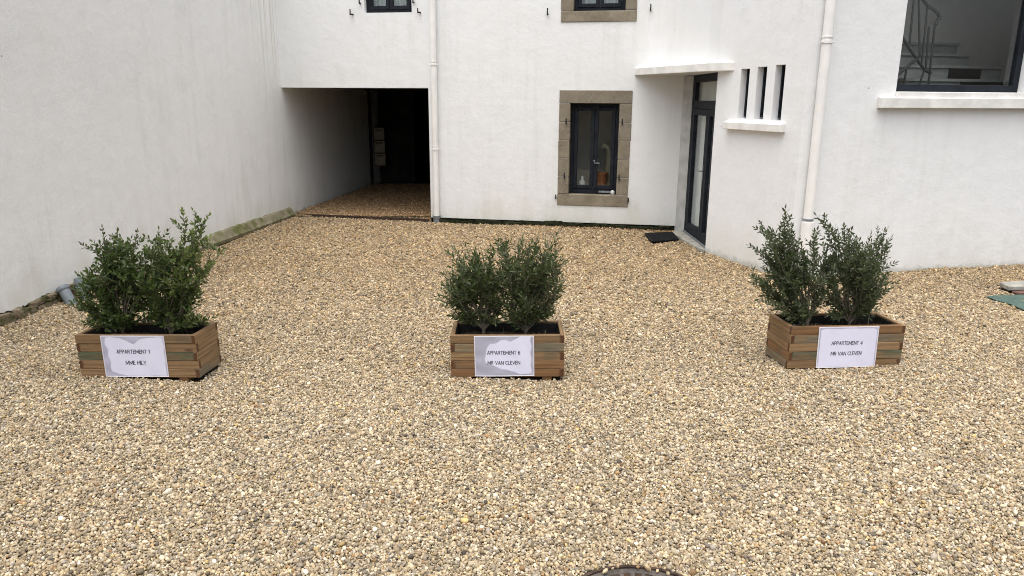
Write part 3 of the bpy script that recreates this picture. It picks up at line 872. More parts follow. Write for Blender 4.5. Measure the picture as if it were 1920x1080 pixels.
m = MB(); m.prism([(4.975, 7.50), (4.99, 7.36), (5.04, 7.20), (5.03, 6.95), (5.2, 6.6), (6.3, 6.7), (6.3, 7.65), (5.45, 7.585), (5.1, 7.55)], .006, .016)
tag(m.build('green_sheet', 'green_sheet', bevel=.003), 'green sheet lying half buried in the gravel in front of the concrete slab', 'sheet')
# round iron grating
gc = (.53, 2.496); GR = .358
gt = thing('drain_grating', 'round iron drain grating with a rusty rim, sunk in the gravel', 'grating', (gc[0], gc[1], 0))
def disc_ring(m, r0, r1, z0, z1, n=64):
    for k in range(n):
        a, b = 2 * math.pi * k / n, 2 * math.pi * (k + 1) / n
        P = lambda r_, t_, z: (gc[0] + r_ * math.cos(t_), gc[1] + r_ * math.sin(t_), z)
        m.quad(P(r0, a, z1), P(r1, a, z1), P(r1, b, z1), P(r0, b, z1))
        m.quad(P(r1, a, z0), P(r1, b, z0), P(r1, b, z1), P(r1, a, z1))
        m.quad(P(r0, a, z0), P(r0, b, z0), P(r0, b, z1), P(r0, a, z1))
m = MB(); disc_ring(m, GR - .014, GR, -.05, .012); m.build('rim', 'rust', gt, gt.location)
m = MB(); disc_ring(m, GR - .050, GR - .017, -.03, .005); disc_ring(m, .205, .258, -.03, .0048)
for k in range(40):
    a = 2 * math.pi * k / 40; c_, s_ = math.cos(a), math.sin(a)
    P = [(gc[0] + r_ * c_ - w_ * s_, gc[1] + r_ * s_ + w_ * c_) for r_, w_ in ((.257, -.008), (.309, -.009), (.309, .009), (.257, .008))]
    m.prism(P, -.028, .0042)
for x in np.arange(-5, 6) * .036:
    L_ = math.sqrt(.206 ** 2 - x * x)
    m.box(gc[0] + x - .007, gc[0] + x + .007, gc[1] - L_, gc[1] + L_, -.03, .0045)
for y in np.arange(-3, 4) * .055:
    L_ = math.sqrt(.206 ** 2 - y * y)
    m.box(gc[0] - L_, gc[0] + L_, gc[1] + y - .012, gc[1] + y + .012, -.029, .0035)
m.build('grate', 'grate_iron', gt, gt.location)
m = MB(); m.prism([(gc[0] + (GR - .016) * math.cos(k * math.pi / 24), gc[1] + (GR - .016) * math.sin(k * math.pi / 24)) for k in range(48)], -.028, -.0275)
m.build('pit', 'pit_black', gt, gt.location)

# ------------------------------------------------------------------ planters, signs, shrubs
GLYPH = {   # thin printed capitals as centre lines in a box 1 high
 'A': (.66, [[(0, 0), (.33, 1), (.66, 0)], [(.12, .34), (.54, .34)]]), 'P': (.52, [[(0, 0), (0, 1), (.3, 1), (.47, .9), (.5, .73), (.45, .57), (.3, .48), (0, .48)]]),
 'R': (.56, [[(0, 0), (0, 1), (.3, 1), (.46, .9), (.49, .74), (.44, .58), (.3, .5), (0, .5)], [(.26, .5), (.55, 0)]]), 'T': (.58, [[(0, 1), (.58, 1)], [(.29, 1), (.29, 0)]]),
 'E': (.44, [[(.44, 1), (0, 1), (0, 0), (.44, 0)], [(0, .52), (.40, .52)]]), 'M': (.84, [[(0, 0), (.06, 1), (.42, .2), (.78, 1), (.84, 0)]]), 'N': (.64, [[(0, 0), (0, 1), (.64, 0), (.64, 1)]]),
 'V': (.64, [[(0, 1), (.32, 0), (.64, 1)]]), 'C': (.60, [[(.58, .86), (.46, .97), (.32, 1), (.14, .9), (.02, .66), (0, .46), (.06, .2), (.2, .04), (.34, 0), (.48, .04), (.6, .16)]]),
 'L': (.42, [[(0, 1), (0, 0), (.42, 0)]]), 'H': (.62, [[(0, 0), (0, 1)], [(.62, 0), (.62, 1)], [(0, .52), (.62, .52)]]), 'I': (.0, [[(0, 0), (0, 1)]]), 'Y': (.58, [[(0, 1), (.29, .48), (.58, 1)], [(.29, .48), (.29, 0)]]),
 '1': (.26, [[(0, .8), (.22, 1), (.22, 0)]]), '4': (.54, [[(.42, 0), (.42, 1), (0, .28), (.54, .28)]]), '6': (.5, [[(.44, .95), (.26, 1), (.1, .84), (0, .5), (.04, .16), (.2, .0), (.36, .02), (.5, .2), (.48, .42), (.32, .56), (.14, .52), (.02, .36)]]), ' ': (.22, [])}
def text_mesh(txt, width):
    """flat printed lettering: a ribbon along each stroke, centred on 0, 0"""
    adv = .20; tot = sum(GLYPH[c][0] + adv for c in txt) - adv
    sc = width / tot; hw = .072
    V = []; F = []; x = -tot / 2
    for c in txt:
        w_, strokes = GLYPH[c]
        for st in strokes:
            for p, q in zip(st[:-1], st[1:]):
                d_ = Vector((q[0] - p[0], q[1] - p[1])).normalized(); n_ = Vector((-d_.y, d_.x)) * hw; e_ = d_ * hw * .8
                b_ = len(V)
                for pt in (Vector(p) - e_ - n_, Vector(q) + e_ - n_, Vector(q) + e_ + n_, Vector(p) - e_ + n_):
                    V.append(((x + pt.x) * sc, (pt.y - .5) * sc, 0.00001 * len(F)))
                F.append((b_, b_ + 1, b_ + 2, b_ + 3))
        x += w_ + adv
    me = bpy.data.meshes.new('lettering'); me.from_pydata(V, [], F); me.materials.append(MAT['ink'])
    return me

def smooth(a, b, x):
    t = np.clip((x - a) / (b - a), 0, 1); return t * t * (3 - 2 * t)
def stain_tone(kind, u, v):
    """u, v in 0..1 across the sheet: returns 0 for damp paper, 1 for dry bright paper"""
    n = .012 * np.sin(17 * u + 5 * v) + .010 * np.sin(21 * v - 9 * u + 1) + .006 * np.sin(41 * u + 2)
    if kind == 'one':
        left_ = .075 + .035 * np.sin(3 * v + .5) + n
        d = u - left_
        top = 1 - .045 - .10 * np.exp(-((u - .50) / .10) ** 2) - .05 * smooth(.28, .5, u) * smooth(.75, .5, u) - v + n * .6
        bot = v - (.10 * smooth(.45, .05, u) + .02) - n * .5
        d = np.minimum(np.minimum(d, top), np.minimum(bot, .975 - u + .4 * n))
    elif kind == 'six':
        le = .17 + .14 * (np.abs(v - .45) / .4) ** 2.2 + .0 * u
        topc = .80 + .10 * smooth(.30, .48, u) - .055 * np.exp(-((u - .60) / .05) ** 2) + .09 * smooth(.62, .82, u)
        botc = .30 - .24 * smooth(.15, .8, u)
        d = np.minimum(np.minimum(u - le, topc - v), np.minimum(v - botc, .965 - .03 * v - u)) + n * .8
    else:
        r_ = np.minimum(np.minimum(u - .03, .975 - u), np.minimum(v - .02, .985 - v))
        cx, cy = np.maximum(np.abs(u - .5) - .38, 0), np.maximum(v - .84, 0)
        d = np.minimum(r_, .115 - np.hypot(cx, cy)) + n * .25
    return smooth(-.004, .012, d)

def sheet(parent_loc, rot, x0, x1, z0, z1, yf, kind, lines, label, skew):
    t_ = thing('paper_sign', label, 'sign', parent_loc, rot, 'paper signs on the planters')
    NX, NZ = 104, 74
    us, vs_ = np.meshgrid(np.linspace(0, 1, NX + 1), np.linspace(0, 1, NZ + 1))
    X = x0 + (x1 - x0) * us + skew * (1 - vs_); Z = z0 + (z1 - z0) * vs_
    Y = yf - .003 - .0035 * (1 - vs_) ** 2 * (1 + np.sin(5 * us)) - .0016 * np.sin(us * 9 + 2 * vs_) ** 2
    n = (NX + 1) * (NZ + 1)
    V = np.concatenate([np.stack([X, Y, Z], -1).reshape(-1, 3), np.stack([X, Y + .0012, Z], -1).reshape(-1, 3)])
    F = []
    w_ = NX + 1
    for j in range(NZ):
        for i in range(NX):
            a = j * w_ + i
            F.append((a, a + 1, a + w_ + 1, a + w_))
    for j in range(0, NZ):
        for i in (0, NX):
            a = j * w_ + i; F.append((a, a + w_, a + w_ + n, a + n))
    for i in range(NX):
        for j in (0, NZ):
            a = j * w_ + i; F.append((a, a + 1, a + 1 + n, a + n))
    F += [tuple(n + q for q in reversed(f_)) for f_ in F[:NX * NZ]]
    me = bpy.data.meshes.new('laminated_sheet')
    me.from_pydata(V.tolist(), [], F)
    tone = stain_tone(kind, us, vs_).reshape(-1)
    wet = np.array((.43, .43, .55)); dry = np.array((.70, .71, .86))
    if kind == 'six': wet = np.array((.385, .385, .475))
    mott = (.5 + .25 * np.sin(us * 13 + 3 * np.sin(vs_ * 7)) + .25 * np.sin(vs_ * 17 + 2 * np.sin(us * 9))).reshape(-1)
    wetc = wet[None, :] * (.86 + .26 * mott[:, None])
    colr = wetc * (1 - tone[:, None]) + dry[None, :] * tone[:, None]
    edge = ((us < .012) | (us > .988) | (vs_ < .016) | (vs_ > .984)).reshape(-1)
    colr[edge] = (.70, .69, .74)
    colr = np.concatenate([colr, colr * .9])
    at = me.color_attributes.new('tone', 'FLOAT_COLOR', 'POINT')
    at.data.foreach_set('color', np.concatenate([colr, np.ones((len(colr), 1))], 1).astype(np.float32).ravel())
    me.materials.append(MAT['laminated_paper'])
    for p in me.polygons: p.use_smooth = len(p.vertices) == 4 and p.index < NX * NZ
    o = bpy.data.objects.new('laminated_sheet', me); col.objects.link(o); o.parent = t_
    for txt, fu, fv, width in lines:
        lm = text_mesh(txt, width)
        for v in lm.vertices:
            x = x0 + (x1 - x0) * fu + skew * (1 - fv) + v.co.x; z = z0 + (z1 - z0) * fv + v.co.y
            uu = (x - x0) / (x1 - x0); vv_ = (z - z0) / (z1 - z0)
            y = yf - .003 - .0035 * (1 - vv_) ** 2 * (1 + math.sin(5 * uu)) - .0016 * math.sin(uu * 9 + 2 * vv_) ** 2
            v.co = Vector((x, y - .0011 - v.co.z, z))
        o = bpy.data.objects.new('lettering', lm); col.objects.link(o); o.parent = t_
    return t_

def planter(key, loc, rot, L, Dp, h, mats, label):
    t_ = thing('wooden_planter', label, 'planter', loc, rot, 'wooden planters set out across the gravel')
    th = .030; nb = 5; z_ = .012; bh = (h - z_) / nb
    def board(x0, x1, y0, y1, z0, z1, along, mat):
        m = MB()
        cx, cy, cz = (x0 + x1) / 2, (y0 + y1) / 2, (z0 + z1) / 2
        a, b, c = ((x1 - x0) / 2, (y1 - y0) / 2, (z1 - z0) / 2) if along == 'x' else ((y1 - y0) / 2, (x1 - x0) / 2, (z1 - z0) / 2)
        m.box(-a, a, -b, b, -c, c)
        m.mi = [0, 0, 0, 1, 0, 1]
        o = m.build('board', [mat, 'end_grain'], t_, bevel=.0028, rough=.0007)
        o.location = (cx + random.uniform(-.0008, .0008), cy + random.uniform(-.0012, .0012), cz)
        if along == 'y': o.rotation_euler = (0, 0, math.pi / 2)
    l2, d2 = L / 2, Dp / 2
    for i in range(nb):
        z1 = h - i * bh - .0012; z0 = z1 - bh + .0024
        mf, ms = mats[i]
        if i % 2 == 0:
            board(-l2, l2 - th - .001, -d2, -d2 + th, z0, z1, 'x', mf); board(l2 - th, l2, -d2, d2 - th - .001, z0, z1, 'y', ms)
            board(-l2 + th + .001, l2, d2 - th, d2, z0, z1, 'x', 'board_wood'); board(-l2, -l2 + th, -d2 + th + .001, d2, z0, z1, 'y', ms)
        else:
            board(-l2 + th + .001, l2, -d2, -d2 + th, z0, z1, 'x', mf); board(-l2, -l2 + th, -d2, d2 - th - .001, z0, z1, 'y', ms)
            board(-l2, l2 - th - .001, d2 - th, d2, z0, z1, 'x', 'board_wood'); board(l2 - th, l2, -d2 + th + .001, d2, z0, z1, 'y', ms)
    # black plastic liner with a slightly wavy top edge
    m = MB(); a, b = l2 - th - .004, d2 - th - .004
    per = []
    for k in range(40): per.append((-a + 2 * a * k / 40, -b))
    for k in range(16): per.append((a, -b + 2 * b * k / 16))
    for k in range(40): per.append((a - 2 * a * k / 40, b))
    for k in range(16): per.append((-a, b - 2 * b * k / 16))
    tops = [h - .012 - random.uniform(0, .008) for _ in per]; wob = [random.uniform(.992, .999) for _ in per]
    for k in range(len(per)):
        k2 = (k + 1) % len(per)
        m.quad((per[k][0] * wob[k], per[k][1] * wob[k], .03), (per[k2][0] * wob[k2], per[k2][1] * wob[k2], .03), (per[k2][0], per[k2][1], tops[k2]), (per[k][0], per[k][1], tops[k]))
    m.build('liner', 'liner_black', t_, smooth=True)
    zs = h - .085
    NX, NY = 40, 16; xs_ = np.linspace(-a * .985, a * .985, NX); ys_ = np.linspace(-b * .97, b * .97, NY)
    V = [(x, y, zs + .012 * math.sin(9 * x + 3) * math.sin(11 * y + 1) + random.uniform(-.006, .006)) for y in ys_ for x in xs_]
    m = MB(); m.add(V, [(j * NX + i, j * NX + i + 1, (j + 1) * NX + i + 1, (j + 1) * NX + i) for j in range(NY - 1) for i in range(NX - 1)])
    m.build('soil', 'soil', t_)
    m = MB(); rg = random.Random(key)
    for k in range(70):
        x, y = rg.uniform(-a, a) * .93, rg.uniform(-b, b) * .85
        an = rg.uniform(0, 6.28); ln = rg.uniform(.02, .07); le = rg.uniform(.2, 1.2)
        dx, dy = math.cos(an) * .0016, math.sin(an) * .0016
        ex, ey, ez = x + math.sin(an) * ln * le, y - math.cos(an) * ln * le, zs + .012 + ln * (1.1 - .7 * le)
        m.add([(x - dx, y - dy, zs - .004), (x + dx, y + dy, zs - .004), ((x + ex) / 2 + dx, (y + ey) / 2 + dy, zs + .6 * (ez - zs)), ((x + ex) / 2 - dx, (y + ey) / 2 - dy, zs + .6 * (ez - zs)), (ex, ey, ez)], [(0, 1, 2, 3), (3, 2, 4)])
    m.build('dry_grass', 'straw', t_)['kind'] = 'stuff'
    for x in (-l2 * .72, l2 * .70):
        m = MB(); m.box(x - .035, x + .035, -d2 + .012, d2 - .012, -.03, z_ - .001); m.build('runner', 'board_red', t_, bevel=.003)
    m = MB(); m.box(-l2 + th + .002, l2 - th - .002, -d2 + th + .002, d2 - th - .002, .014, .026); m.build('base', 'dark_timber', t_)
    return t_, zs

W_, G_, Y_, D_ = 'board_wood', 'board_green', 'board_grey', 'board_red'
PL = {
 'left': dict(loc=(-2.699, 5.243, -.008), rot=(0, -.032, -.085), L=.915, D=.335, h=.337, mats=[(W_, W_), (W_, W_), (G_, W_), (W_, W_), (W_, Y_)],
      label='wooden planter of stacked boards with an apartment 1 sign and a damp green board'),
 'center': dict(loc=(-.028, 5.295, .0), rot=(0, -.012, -.002), L=.829, D=.372, h=.335, mats=[(W_, W_), (Y_, W_), (W_, W_), (D_, W_), (D_, W_)],
      label='wooden planter with a badly stained apartment 6 sign, between the other two planters'),
 'right': dict(loc=(2.524, 5.527, .0), rot=(0, .024, .14), L=.932, D=.360, h=.346, mats=[(D_, W_), (Y_, W_), (W_, W_), (G_, D_), (W_, Y_)],
      label='wooden planter with a clean apartment 4 sign, nearest the stair wing'),
}
planter_t = {}
for k_, d in PL.items():
    planter_t[k_], d['zs'] = planter(k_, d['loc'], d['rot'], d['L'], d['D'], d['h'], d['mats'], d['label'])
def lx(k_, f): return (f - .5) * PL[k_]['L']
d = PL['left']
sheet(d['loc'], d['rot'], lx('left', .218), lx('left', .748), .020, d['h'] - .004, -d['D'] / 2, 'one', [('APPARTEMENT 1', .49, .615, .252), ('MME HILY', .51, .345, .152)],
      'white laminated sign reading APPARTEMENT 1 with damp grey edges', -.005)
d = PL['center']
sheet(d['loc'], d['rot'], lx('center', .208), lx('center', .734), .022, d['h'] - .004, -d['D'] / 2, 'six', [('APPARTEMENT 6', .490, .585, .238), ('MR VAN CLEVEN', .490, .335, .236)],
      'laminated sign reading APPARTEMENT 6 with a large grey water stain', .003)
d = PL['right']
sheet(d['loc'], d['rot'], lx('right', .232), lx('right', .758), .018, d['h'] - .004, -d['D'] / 2, 'four', [('APPARTEMENT 4', .485, .600, .252), ('MR VAN CLEVEN', .485, .345, .250)],
      'clean laminated sign reading APPARTEMENT 4', .014)

def bez(a, b, c, t):
    return a * (1 - t) ** 2 + b * 2 * t * (1 - t) + c * t * t
def shrub(pk, base, tips, leafmat, ll, lwid, label, seed, n_extra=26, spring=0.0, dens=1.0):
    d = PL[pk]; rr = random.Random(seed)
    b0 = Vector((base[0], rr.uniform(-.03, .0), d['zs'] - .01))
    rotm = Matrix.Rotation(d['rot'][2], 4, 'Z')
    wloc = Vector(d['loc']) + rotm @ b0
    root = thing('shrub', label, 'shrub', wloc, (0, 0, d['rot'][2]), 'evergreen shrubs in the planters')
    fork = Vector((rr.uniform(-.01, .01), 0, .055 + rr.uniform(0, .02)))
    T = [Vector((u_, rr.uniform(-.11, .11), z_)) - b0 for u_, z_ in tips]
    ctr = sum(T, Vector()) / len(T)
    ext = []
    ring_ = sorted(T, key=lambda q: math.atan2(q.z - ctr.z, q.x - ctr.x))
    for _ in range(n_extra):
        i = rr.randrange(len(ring_)); a, b = ring_[i], ring_[(i + 1) % len(ring_)]
        q = ctr.lerp(a.lerp(b, rr.random()), .95 * math.sqrt(rr.random()))
        hw = .19 * math.sqrt(max(.05, 1 - ((q - ctr).length / .38) ** 2))
        q.y = rr.uniform(-hw, hw) * min(1, q.z / .2)
        q.z = max(q.z, .12)
        ext.append(q)
    xa_, xb_ = min(q.x for q in T), max(q.x for q in T)
    for _ in range(9):
        ext.append(Vector((rr.uniform(xa_, xb_) * .70, rr.uniform(-.13, .13), rr.uniform(.15, .28))))
    wood_m = MB(); wood_m.tube([Vector((0, 0, -.03)), Vector((.003, 0, .02)), fork], [.014, .012, .011], 8)
    LV, LF, LT = [], [], []
    def leaf(p, dr, sz, tone, young):
        nrm = Vector((rr.gauss(0, 1), rr.gauss(0, 1), rr.gauss(0, 1) + .6))
        sd = dr.cross(nrm)
        if sd.length < 1e-3: return
        sd.normalize(); nn = sd.cross(dr).normalized()
        l_ = ll * sz; w_ = lwid * sz * rr.uniform(.85, 1.15)
        b_ = len(LV)
        bend = rr.uniform(-.10, .12) * l_
        pts = [p, p + dr * l_ * .38 + sd * w_ * .5 + nn * .12 * w_, p + dr * l_ * .38 - sd * w_ * .5 + nn * .12 * w_, p + dr * l_ * .72 + sd * w_ * .38 + nn * (bend * .5 + .1 * w_), p + dr * l_ * .72 - sd * w_ * .38 + nn * (bend * .5 + .1 * w_), p + dr * l_ + nn * bend, p + dr * l_ * .42 + nn * (-.06 * w_), p + dr * l_ * .72 + nn * (bend * .5 - .04 * w_)]
        LV.extend(pts)
        LF.extend([(b_, b_ + 1, b_ + 6), (b_, b_ + 6, b_ + 2), (b_ + 1, b_ + 3, b_ + 7, b_ + 6), (b_ + 6, b_ + 7, b_ + 4, b_ + 2), (b_ + 3, b_ + 5, b_ + 7), (b_ + 7, b_ + 5, b_ + 4)])
        LT.extend([(tone, young)] * 8)
    def leafy(pts, t0, young, stepk=1.0):
        """leaf pairs along a polyline from fraction t0 to its tip"""
        L_ = [0]
        for a, b in zip(pts[:-1], pts[1:]): L_.append(L_[-1] + (b - a).length)
        s = L_[-1] * t0; ang = rr.uniform(0, 6.28)
        gap = ll * .57 * stepk / dens
        while s < L_[-1]:
            i = max(k for k in range(len(L_)) if L_[k] <= s); i = min(i, len(pts) - 2)
            f = (s - L_[i]) / max(1e-6, L_[i + 1] - L_[i])
            p = pts[i].lerp(pts[i + 1], f); dr = (pts[i + 1] - pts[i]).normalized()
            e1 = dr.orthogonal().normalized(); e2 = dr.cross(e1)
            fr_ = s / L_[-1]
            for k in (0, math.pi):
                a = ang + k + rr.uniform(-.35, .35)
                o_ = e1 * math.cos(a) + e2 * math.sin(a)
                sp = rr.uniform(.9, 2.0) * (1.15 - .5 * fr_)
                dd = (dr + o_ * sp + Vector((0, 0, .12))).normalized()
                leaf(p, dd, rr.uniform(.7, 1.12) * (1 - .35 * max(0, fr_ - .8) / .2), rr.random() ** 1.4 * .75 + .15 * fr_, max(0, young * (fr_ - .25) * rr.uniform(.3, 1.2)))
            ang += 1.57; s += gap * rr.uniform(.75, 1.25)
        leaf(pts[-1], (pts[-1] - pts[-2]).normalized(), .8, rr.random() * .8, young * .7)
    mains = []
    for j, q in enumerate(T + ext):
        main = j < len(T)
        root_p = fork
        if not main:
            mc, mq = min(mains, key=lambda c_: (c_[1] - q).length * rr.uniform(.7, 1.3))
            root_p = bez(fork, mc, mq, rr.uniform(.16, .5) if q.z > .28 else rr.uniform(.05, .25))
        ctl = fork + Vector((q.x * .32, q.y * .35, (q.z - fork.z) * .42)) + Vector((rr.gauss(0, .02), rr.gauss(0, .02), rr.gauss(0, .015)))
        if q.z < .22: ctl.z += .03
        if main: mains.append((ctl, q))
        else: ctl = root_p.lerp(q, .5) + Vector((rr.gauss(0, .02), rr.gauss(0, .02), rr.uniform(-.03, .01)))
        n = 9
        pts = [bez(root_p, ctl, q, i / n) + Vector((rr.gauss(0, .0035), rr.gauss(0, .0035), 0)) * (0 < i < n) for i in range(n + 1)]
        r0 = .0062 if main else .0045
        wood_m.tube(pts, [r0 * (1 - .82 * i / n) + .0006 for i in range(n + 1)], 5)
        yg = spring * (1 if q.x > ctr.x else .35) * (1 if q.z > ctr.z else .4) + (.12 if rr.random() < .3 else 0)
        leafy(pts, .42 if main else .32, yg)
        ns = int(rr.uniform(6, 9) * (1 if main else .85))
        for k in range(ns):
            t = rr.uniform(.30, .97)
            p = bez(root_p, ctl, q, t); tg = (bez(root_p, ctl, q, min(1, t + .05)) - p).normalized()
            dv = (tg + Vector((rr.gauss(0, 1.1), rr.gauss(0, 1.0), rr.gauss(.1 if q.z > .3 else -.25, .4)))).normalized()
            ln = rr.uniform(.08, .165) * (1.15 - .45 * t) * min(1, .5 + q.length)
            e_ = p + dv * ln + Vector((0, 0, ln * .18))
            if e_.z < .09: continue
            sp_ = [p, p.lerp(e_, .5) + Vector((rr.gauss(0, .005), rr.gauss(0, .005), -.004)), e_]
            wood_m.tube(sp_, [.0022, .0017, .0008], 4, cap=False)
            leafy(sp_, .12, yg)
    wood_m.build('branches', 'bark', root, smooth=True)
    me = bpy.data.meshes.new('foliage'); me.from_pydata([tuple(v) for v in LV], [], LF)
    at = me.color_attributes.new('tone', 'FLOAT_COLOR', 'POINT')
    arr = np.zeros((len(LV), 4), np.float32); arr[:, :2] = np.clip(np.array(LT), 0, 1); arr[:, 3] = 1
    at.data.foreach_set('color', arr.ravel())
    me.materials.append(MAT[leafmat])
    o = bpy.data.objects.new('foliage', me); col.objects.link(o); o.parent = root; o['kind'] = 'stuff'
    return root
shrub('left', (-0.191, 0.332), [(-0.254, 1.082), (-0.102, 1.073), (-0.037, 1.047), (-0.299, 0.94), (-0.287, 0.849), (-0.414, 0.762), (-0.41, 0.613), (-0.428, 0.519), (-0.339, 0.439), (-0.041, 0.473), (0.022, 0.979), (-0.172, 1.002), (-0.275, 0.548), (0.097, 0.799), (0.079, 0.917), (0.066, 0.639), (-0.129, 0.714), (-0.489, 0.643)],
      'leaf_broad', .043, .0195, 'bushy oval leaved shrub next to the pipe stubs, in the apartment 1 planter', 21, 29, .15)
shrub('left', (0.181, 0.328), [(0.104, 1.058), (0.185, 1.029), (0.215, 1.018), (0.31, 1.008), (0.4, 1.145), (0.506, 1.178), (0.539, 1.033), (0.597, 0.937), (0.568, 0.847), (0.478, 0.785), (0.341, 0.55), (0.025, 0.504), (0.103, 0.437), (-0.047, 0.716), (-0.001, 0.856), (-0.031, 0.616), (0.24, 0.563), (0.412, 0.648)],
      'leaf_broad', .043, .0195, 'evergreen shrub with tall pale green sprigs, in the apartment 1 planter', 22, 29, 1.0)
shrub('center', (-0.19, 0.3), [(-0.398, 0.895), (-0.293, 0.896), (-0.238, 0.924), (-0.133, 0.94), (-0.42, 0.767), (-0.444, 0.702), (-0.481, 0.621), (-0.431, 0.556), (-0.341, 0.441), (-0.07, 0.426), (-0.122, 0.793), (-0.344, 0.82), (0.008, 0.721), (-0.02, 0.842), (-0.011, 0.559), (-0.428, 0.432)],
      'leaf_narrow', .048, .0135, 'narrow leaved dark shrub with a low side sprig, left one in the apartment 6 planter', 23, 29, .1)
shrub('center', (0.122, 0.323), [(-0.052, 0.961), (-0.013, 0.953), (0.104, 0.978), (0.15, 0.962), (0.201, 0.939), (0.278, 0.994), (0.365, 0.928), (0.393, 0.86), (0.384, 0.764), (0.398, 0.671), (0.353, 0.569), (0.3, 0.433), (0.009, 0.431), (-0.09, 0.68), (-0.083, 0.801), (-0.07, 0.538), (0.187, 0.56)],
      'leaf_narrow', .048, .0135, 'slightly taller narrow leaved dark shrub, right one in the apartment 6 planter', 24, 29, .1)
shrub('right', (-0.252, 0.34), [(-0.555, 1.161), (-0.453, 1.155), (-0.675, 1.107), (-0.697, 1.027), (-0.669, 0.905), (-0.616, 0.802), (-0.729, 0.689), (-0.671, 0.612), (-0.465, 0.45), (-0.306, 1.056), (-0.395, 1.013), (-0.098, 0.463), (-0.608, 1.065), (-0.065, 0.809), (-0.105, 0.954), (-0.058, 0.641), (-0.577, 0.53)],
      'leaf_olive', .044, .0152, 'olive like shrub with a low sideways sprig, in front of the wide drainpipe', 25, 29, .2)
shrub('right', (0.12, 0.357), [(-0.174, 1.094), (-0.084, 1.097), (-0.029, 1.039), (0.066, 0.975), (0.152, 0.924), (0.232, 1.009), (0.333, 1.044), (0.4, 0.981), (0.438, 0.843), (0.421, 0.742), (0.365, 0.633), (0.421, 0.528), (0.255, 0.452), (-0.008, 0.448), (-0.165, 0.728), (-0.193, 0.894), (-0.123, 0.558), (0.231, 0.569)],
      'leaf_olive', .044, .0152, 'olive like shrub with a notched top, farthest from the door in the apartment 4 planter', 26, 29, .2)

# ------------------------------------------------------------------ loose gravel: one object, pebbles instanced on points
def inside_poly(x, y, poly):
    r_ = np.zeros(len(x), bool); n = len(poly)
    for i in range(n):
        x1_, y1_ = poly[i]; x2_, y2_ = poly[(i + 1) % n]
        if abs(y2_ - y1_) < 1e-9: continue
        r_ ^= ((y1_ > y) != (y2_ > y)) & (x < (x2_ - x1_) * (y - y1_) / (y2_ - y1_) + x1_)
    return r_
def scatter(y0, y1, sp, layer, keep=1.0):
    xs_ = np.arange(-5.0, 7.4, sp); ys_ = np.arange(y0, y1, sp * .87)
    X, Y = np.meshgrid(xs_, ys_); X[1::2] += sp / 2
    x = (X + rng.uniform(-.42, .42, X.shape) * sp).ravel(); y = (Y + rng.uniform(-.42, .42, X.shape) * sp).ravel()
    k = rng.random(len(x)) < keep
    k &= (x > -(1.35 + .76 * y)) & (x < 1.35 + .76 * y)
    k &= x > (LA[0] + (y - LA[1]) * .1232) + .005
    hy = A0[1] + (x - A0[0]) * (B[1] - A0[1]) / (B[0] - A0[0])
    k &= (y < hy - .02) | (x < -1.37)
    k &= ~((x > 2.53) & (y > 9.8)) 
    cxw = C[0] + (x - C[0]) * 1.0
    k &= ~((y <= 9.84) & (y > D[1]) & (x < D[0] + .02) & (x > C[0] + (C[1] - y) * (D[0] - C[0]) / (C[1] - D[1]) - .01))
    k &= ~((x > D[0] - .02) & (y > D[1] + (x - D[0]) * (E[1] - D[1]) / (E[0] - D[0]) - .01))
    k &= np.hypot(x - gc[0], y - gc[1]) > GR + .004
    for kk, d in PL.items():
        c_, s_ = math.cos(d['rot'][2]), math.sin(d['rot'][2]); dx, dy = x - d['loc'][0], y - d['loc'][1]
        k &= ~((np.abs(dx * c_ + dy * s_) < d['L'] / 2 - .02) & (np.abs(-dx * s_ + dy * c_) < d['D'] / 2 - .005))
    k &= ~inside_poly(x, y, [(2.0, 11.08), (1.995, 10.44), (2.44, 10.61), (2.47, 11.21)])
    k &= ~inside_poly(x, y, [(2.53, 11.40), (2.44, 11.15), (2.52, 10.2), (2.56, 9.96), (2.7, 9.8), (2.7, 11.4)])
    k &= ~inside_poly(x, y, [(5.36, 7.93), (5.36, 7.62), (6.4, 7.76), (6.4, 8.2)])
    gs = inside_poly(x, y, [(4.975, 7.50), (4.99, 7.36), (5.04, 7.20), (5.03, 6.95), (5.2, 6.6), (6.3, 6.7), (6.3, 7.65), (5.45, 7.585), (5.1, 7.55)])
    edge_ = np.minimum(np.abs(y - (7.50 + .19 * (x - 4.975))), np.abs(x - 5.0 - .05 * np.sin(9 * y)))
    k &= ~gs | (rng.random(len(x)) < np.where(edge_ < .09, .75 - 6 * edge_, .06))
    k &= np.abs((y - 12.70) + .2215 * (x + 3.72)) > .03
    return x[k], y[k], np.full(k.sum(), sp), np.full(k.sum(), layer)
parts = [scatter(2.35, 3.4, .0104, 0), scatter(2.35, 3.4, .017, 1, .6), scatter(3.4, 4.6, .0104, 0), scatter(3.4, 4.6, .017, 1, .6), scatter(4.6, 6.6, .0108, 0), scatter(4.6, 6.6, .0175, 1, .55), scatter(6.6, 9.0, .0135, 0), scatter(6.6, 9.0, .023, 1, .55), scatter(9.0, 12.6, .019, 0), scatter(9.0, 12.6, .034, 1, .5), scatter(12.6, 17.5, .026, 0)]
gx_, gy_, gs_, gl_ = (np.concatenate([p[i] for p in parts]) for i in range(4))
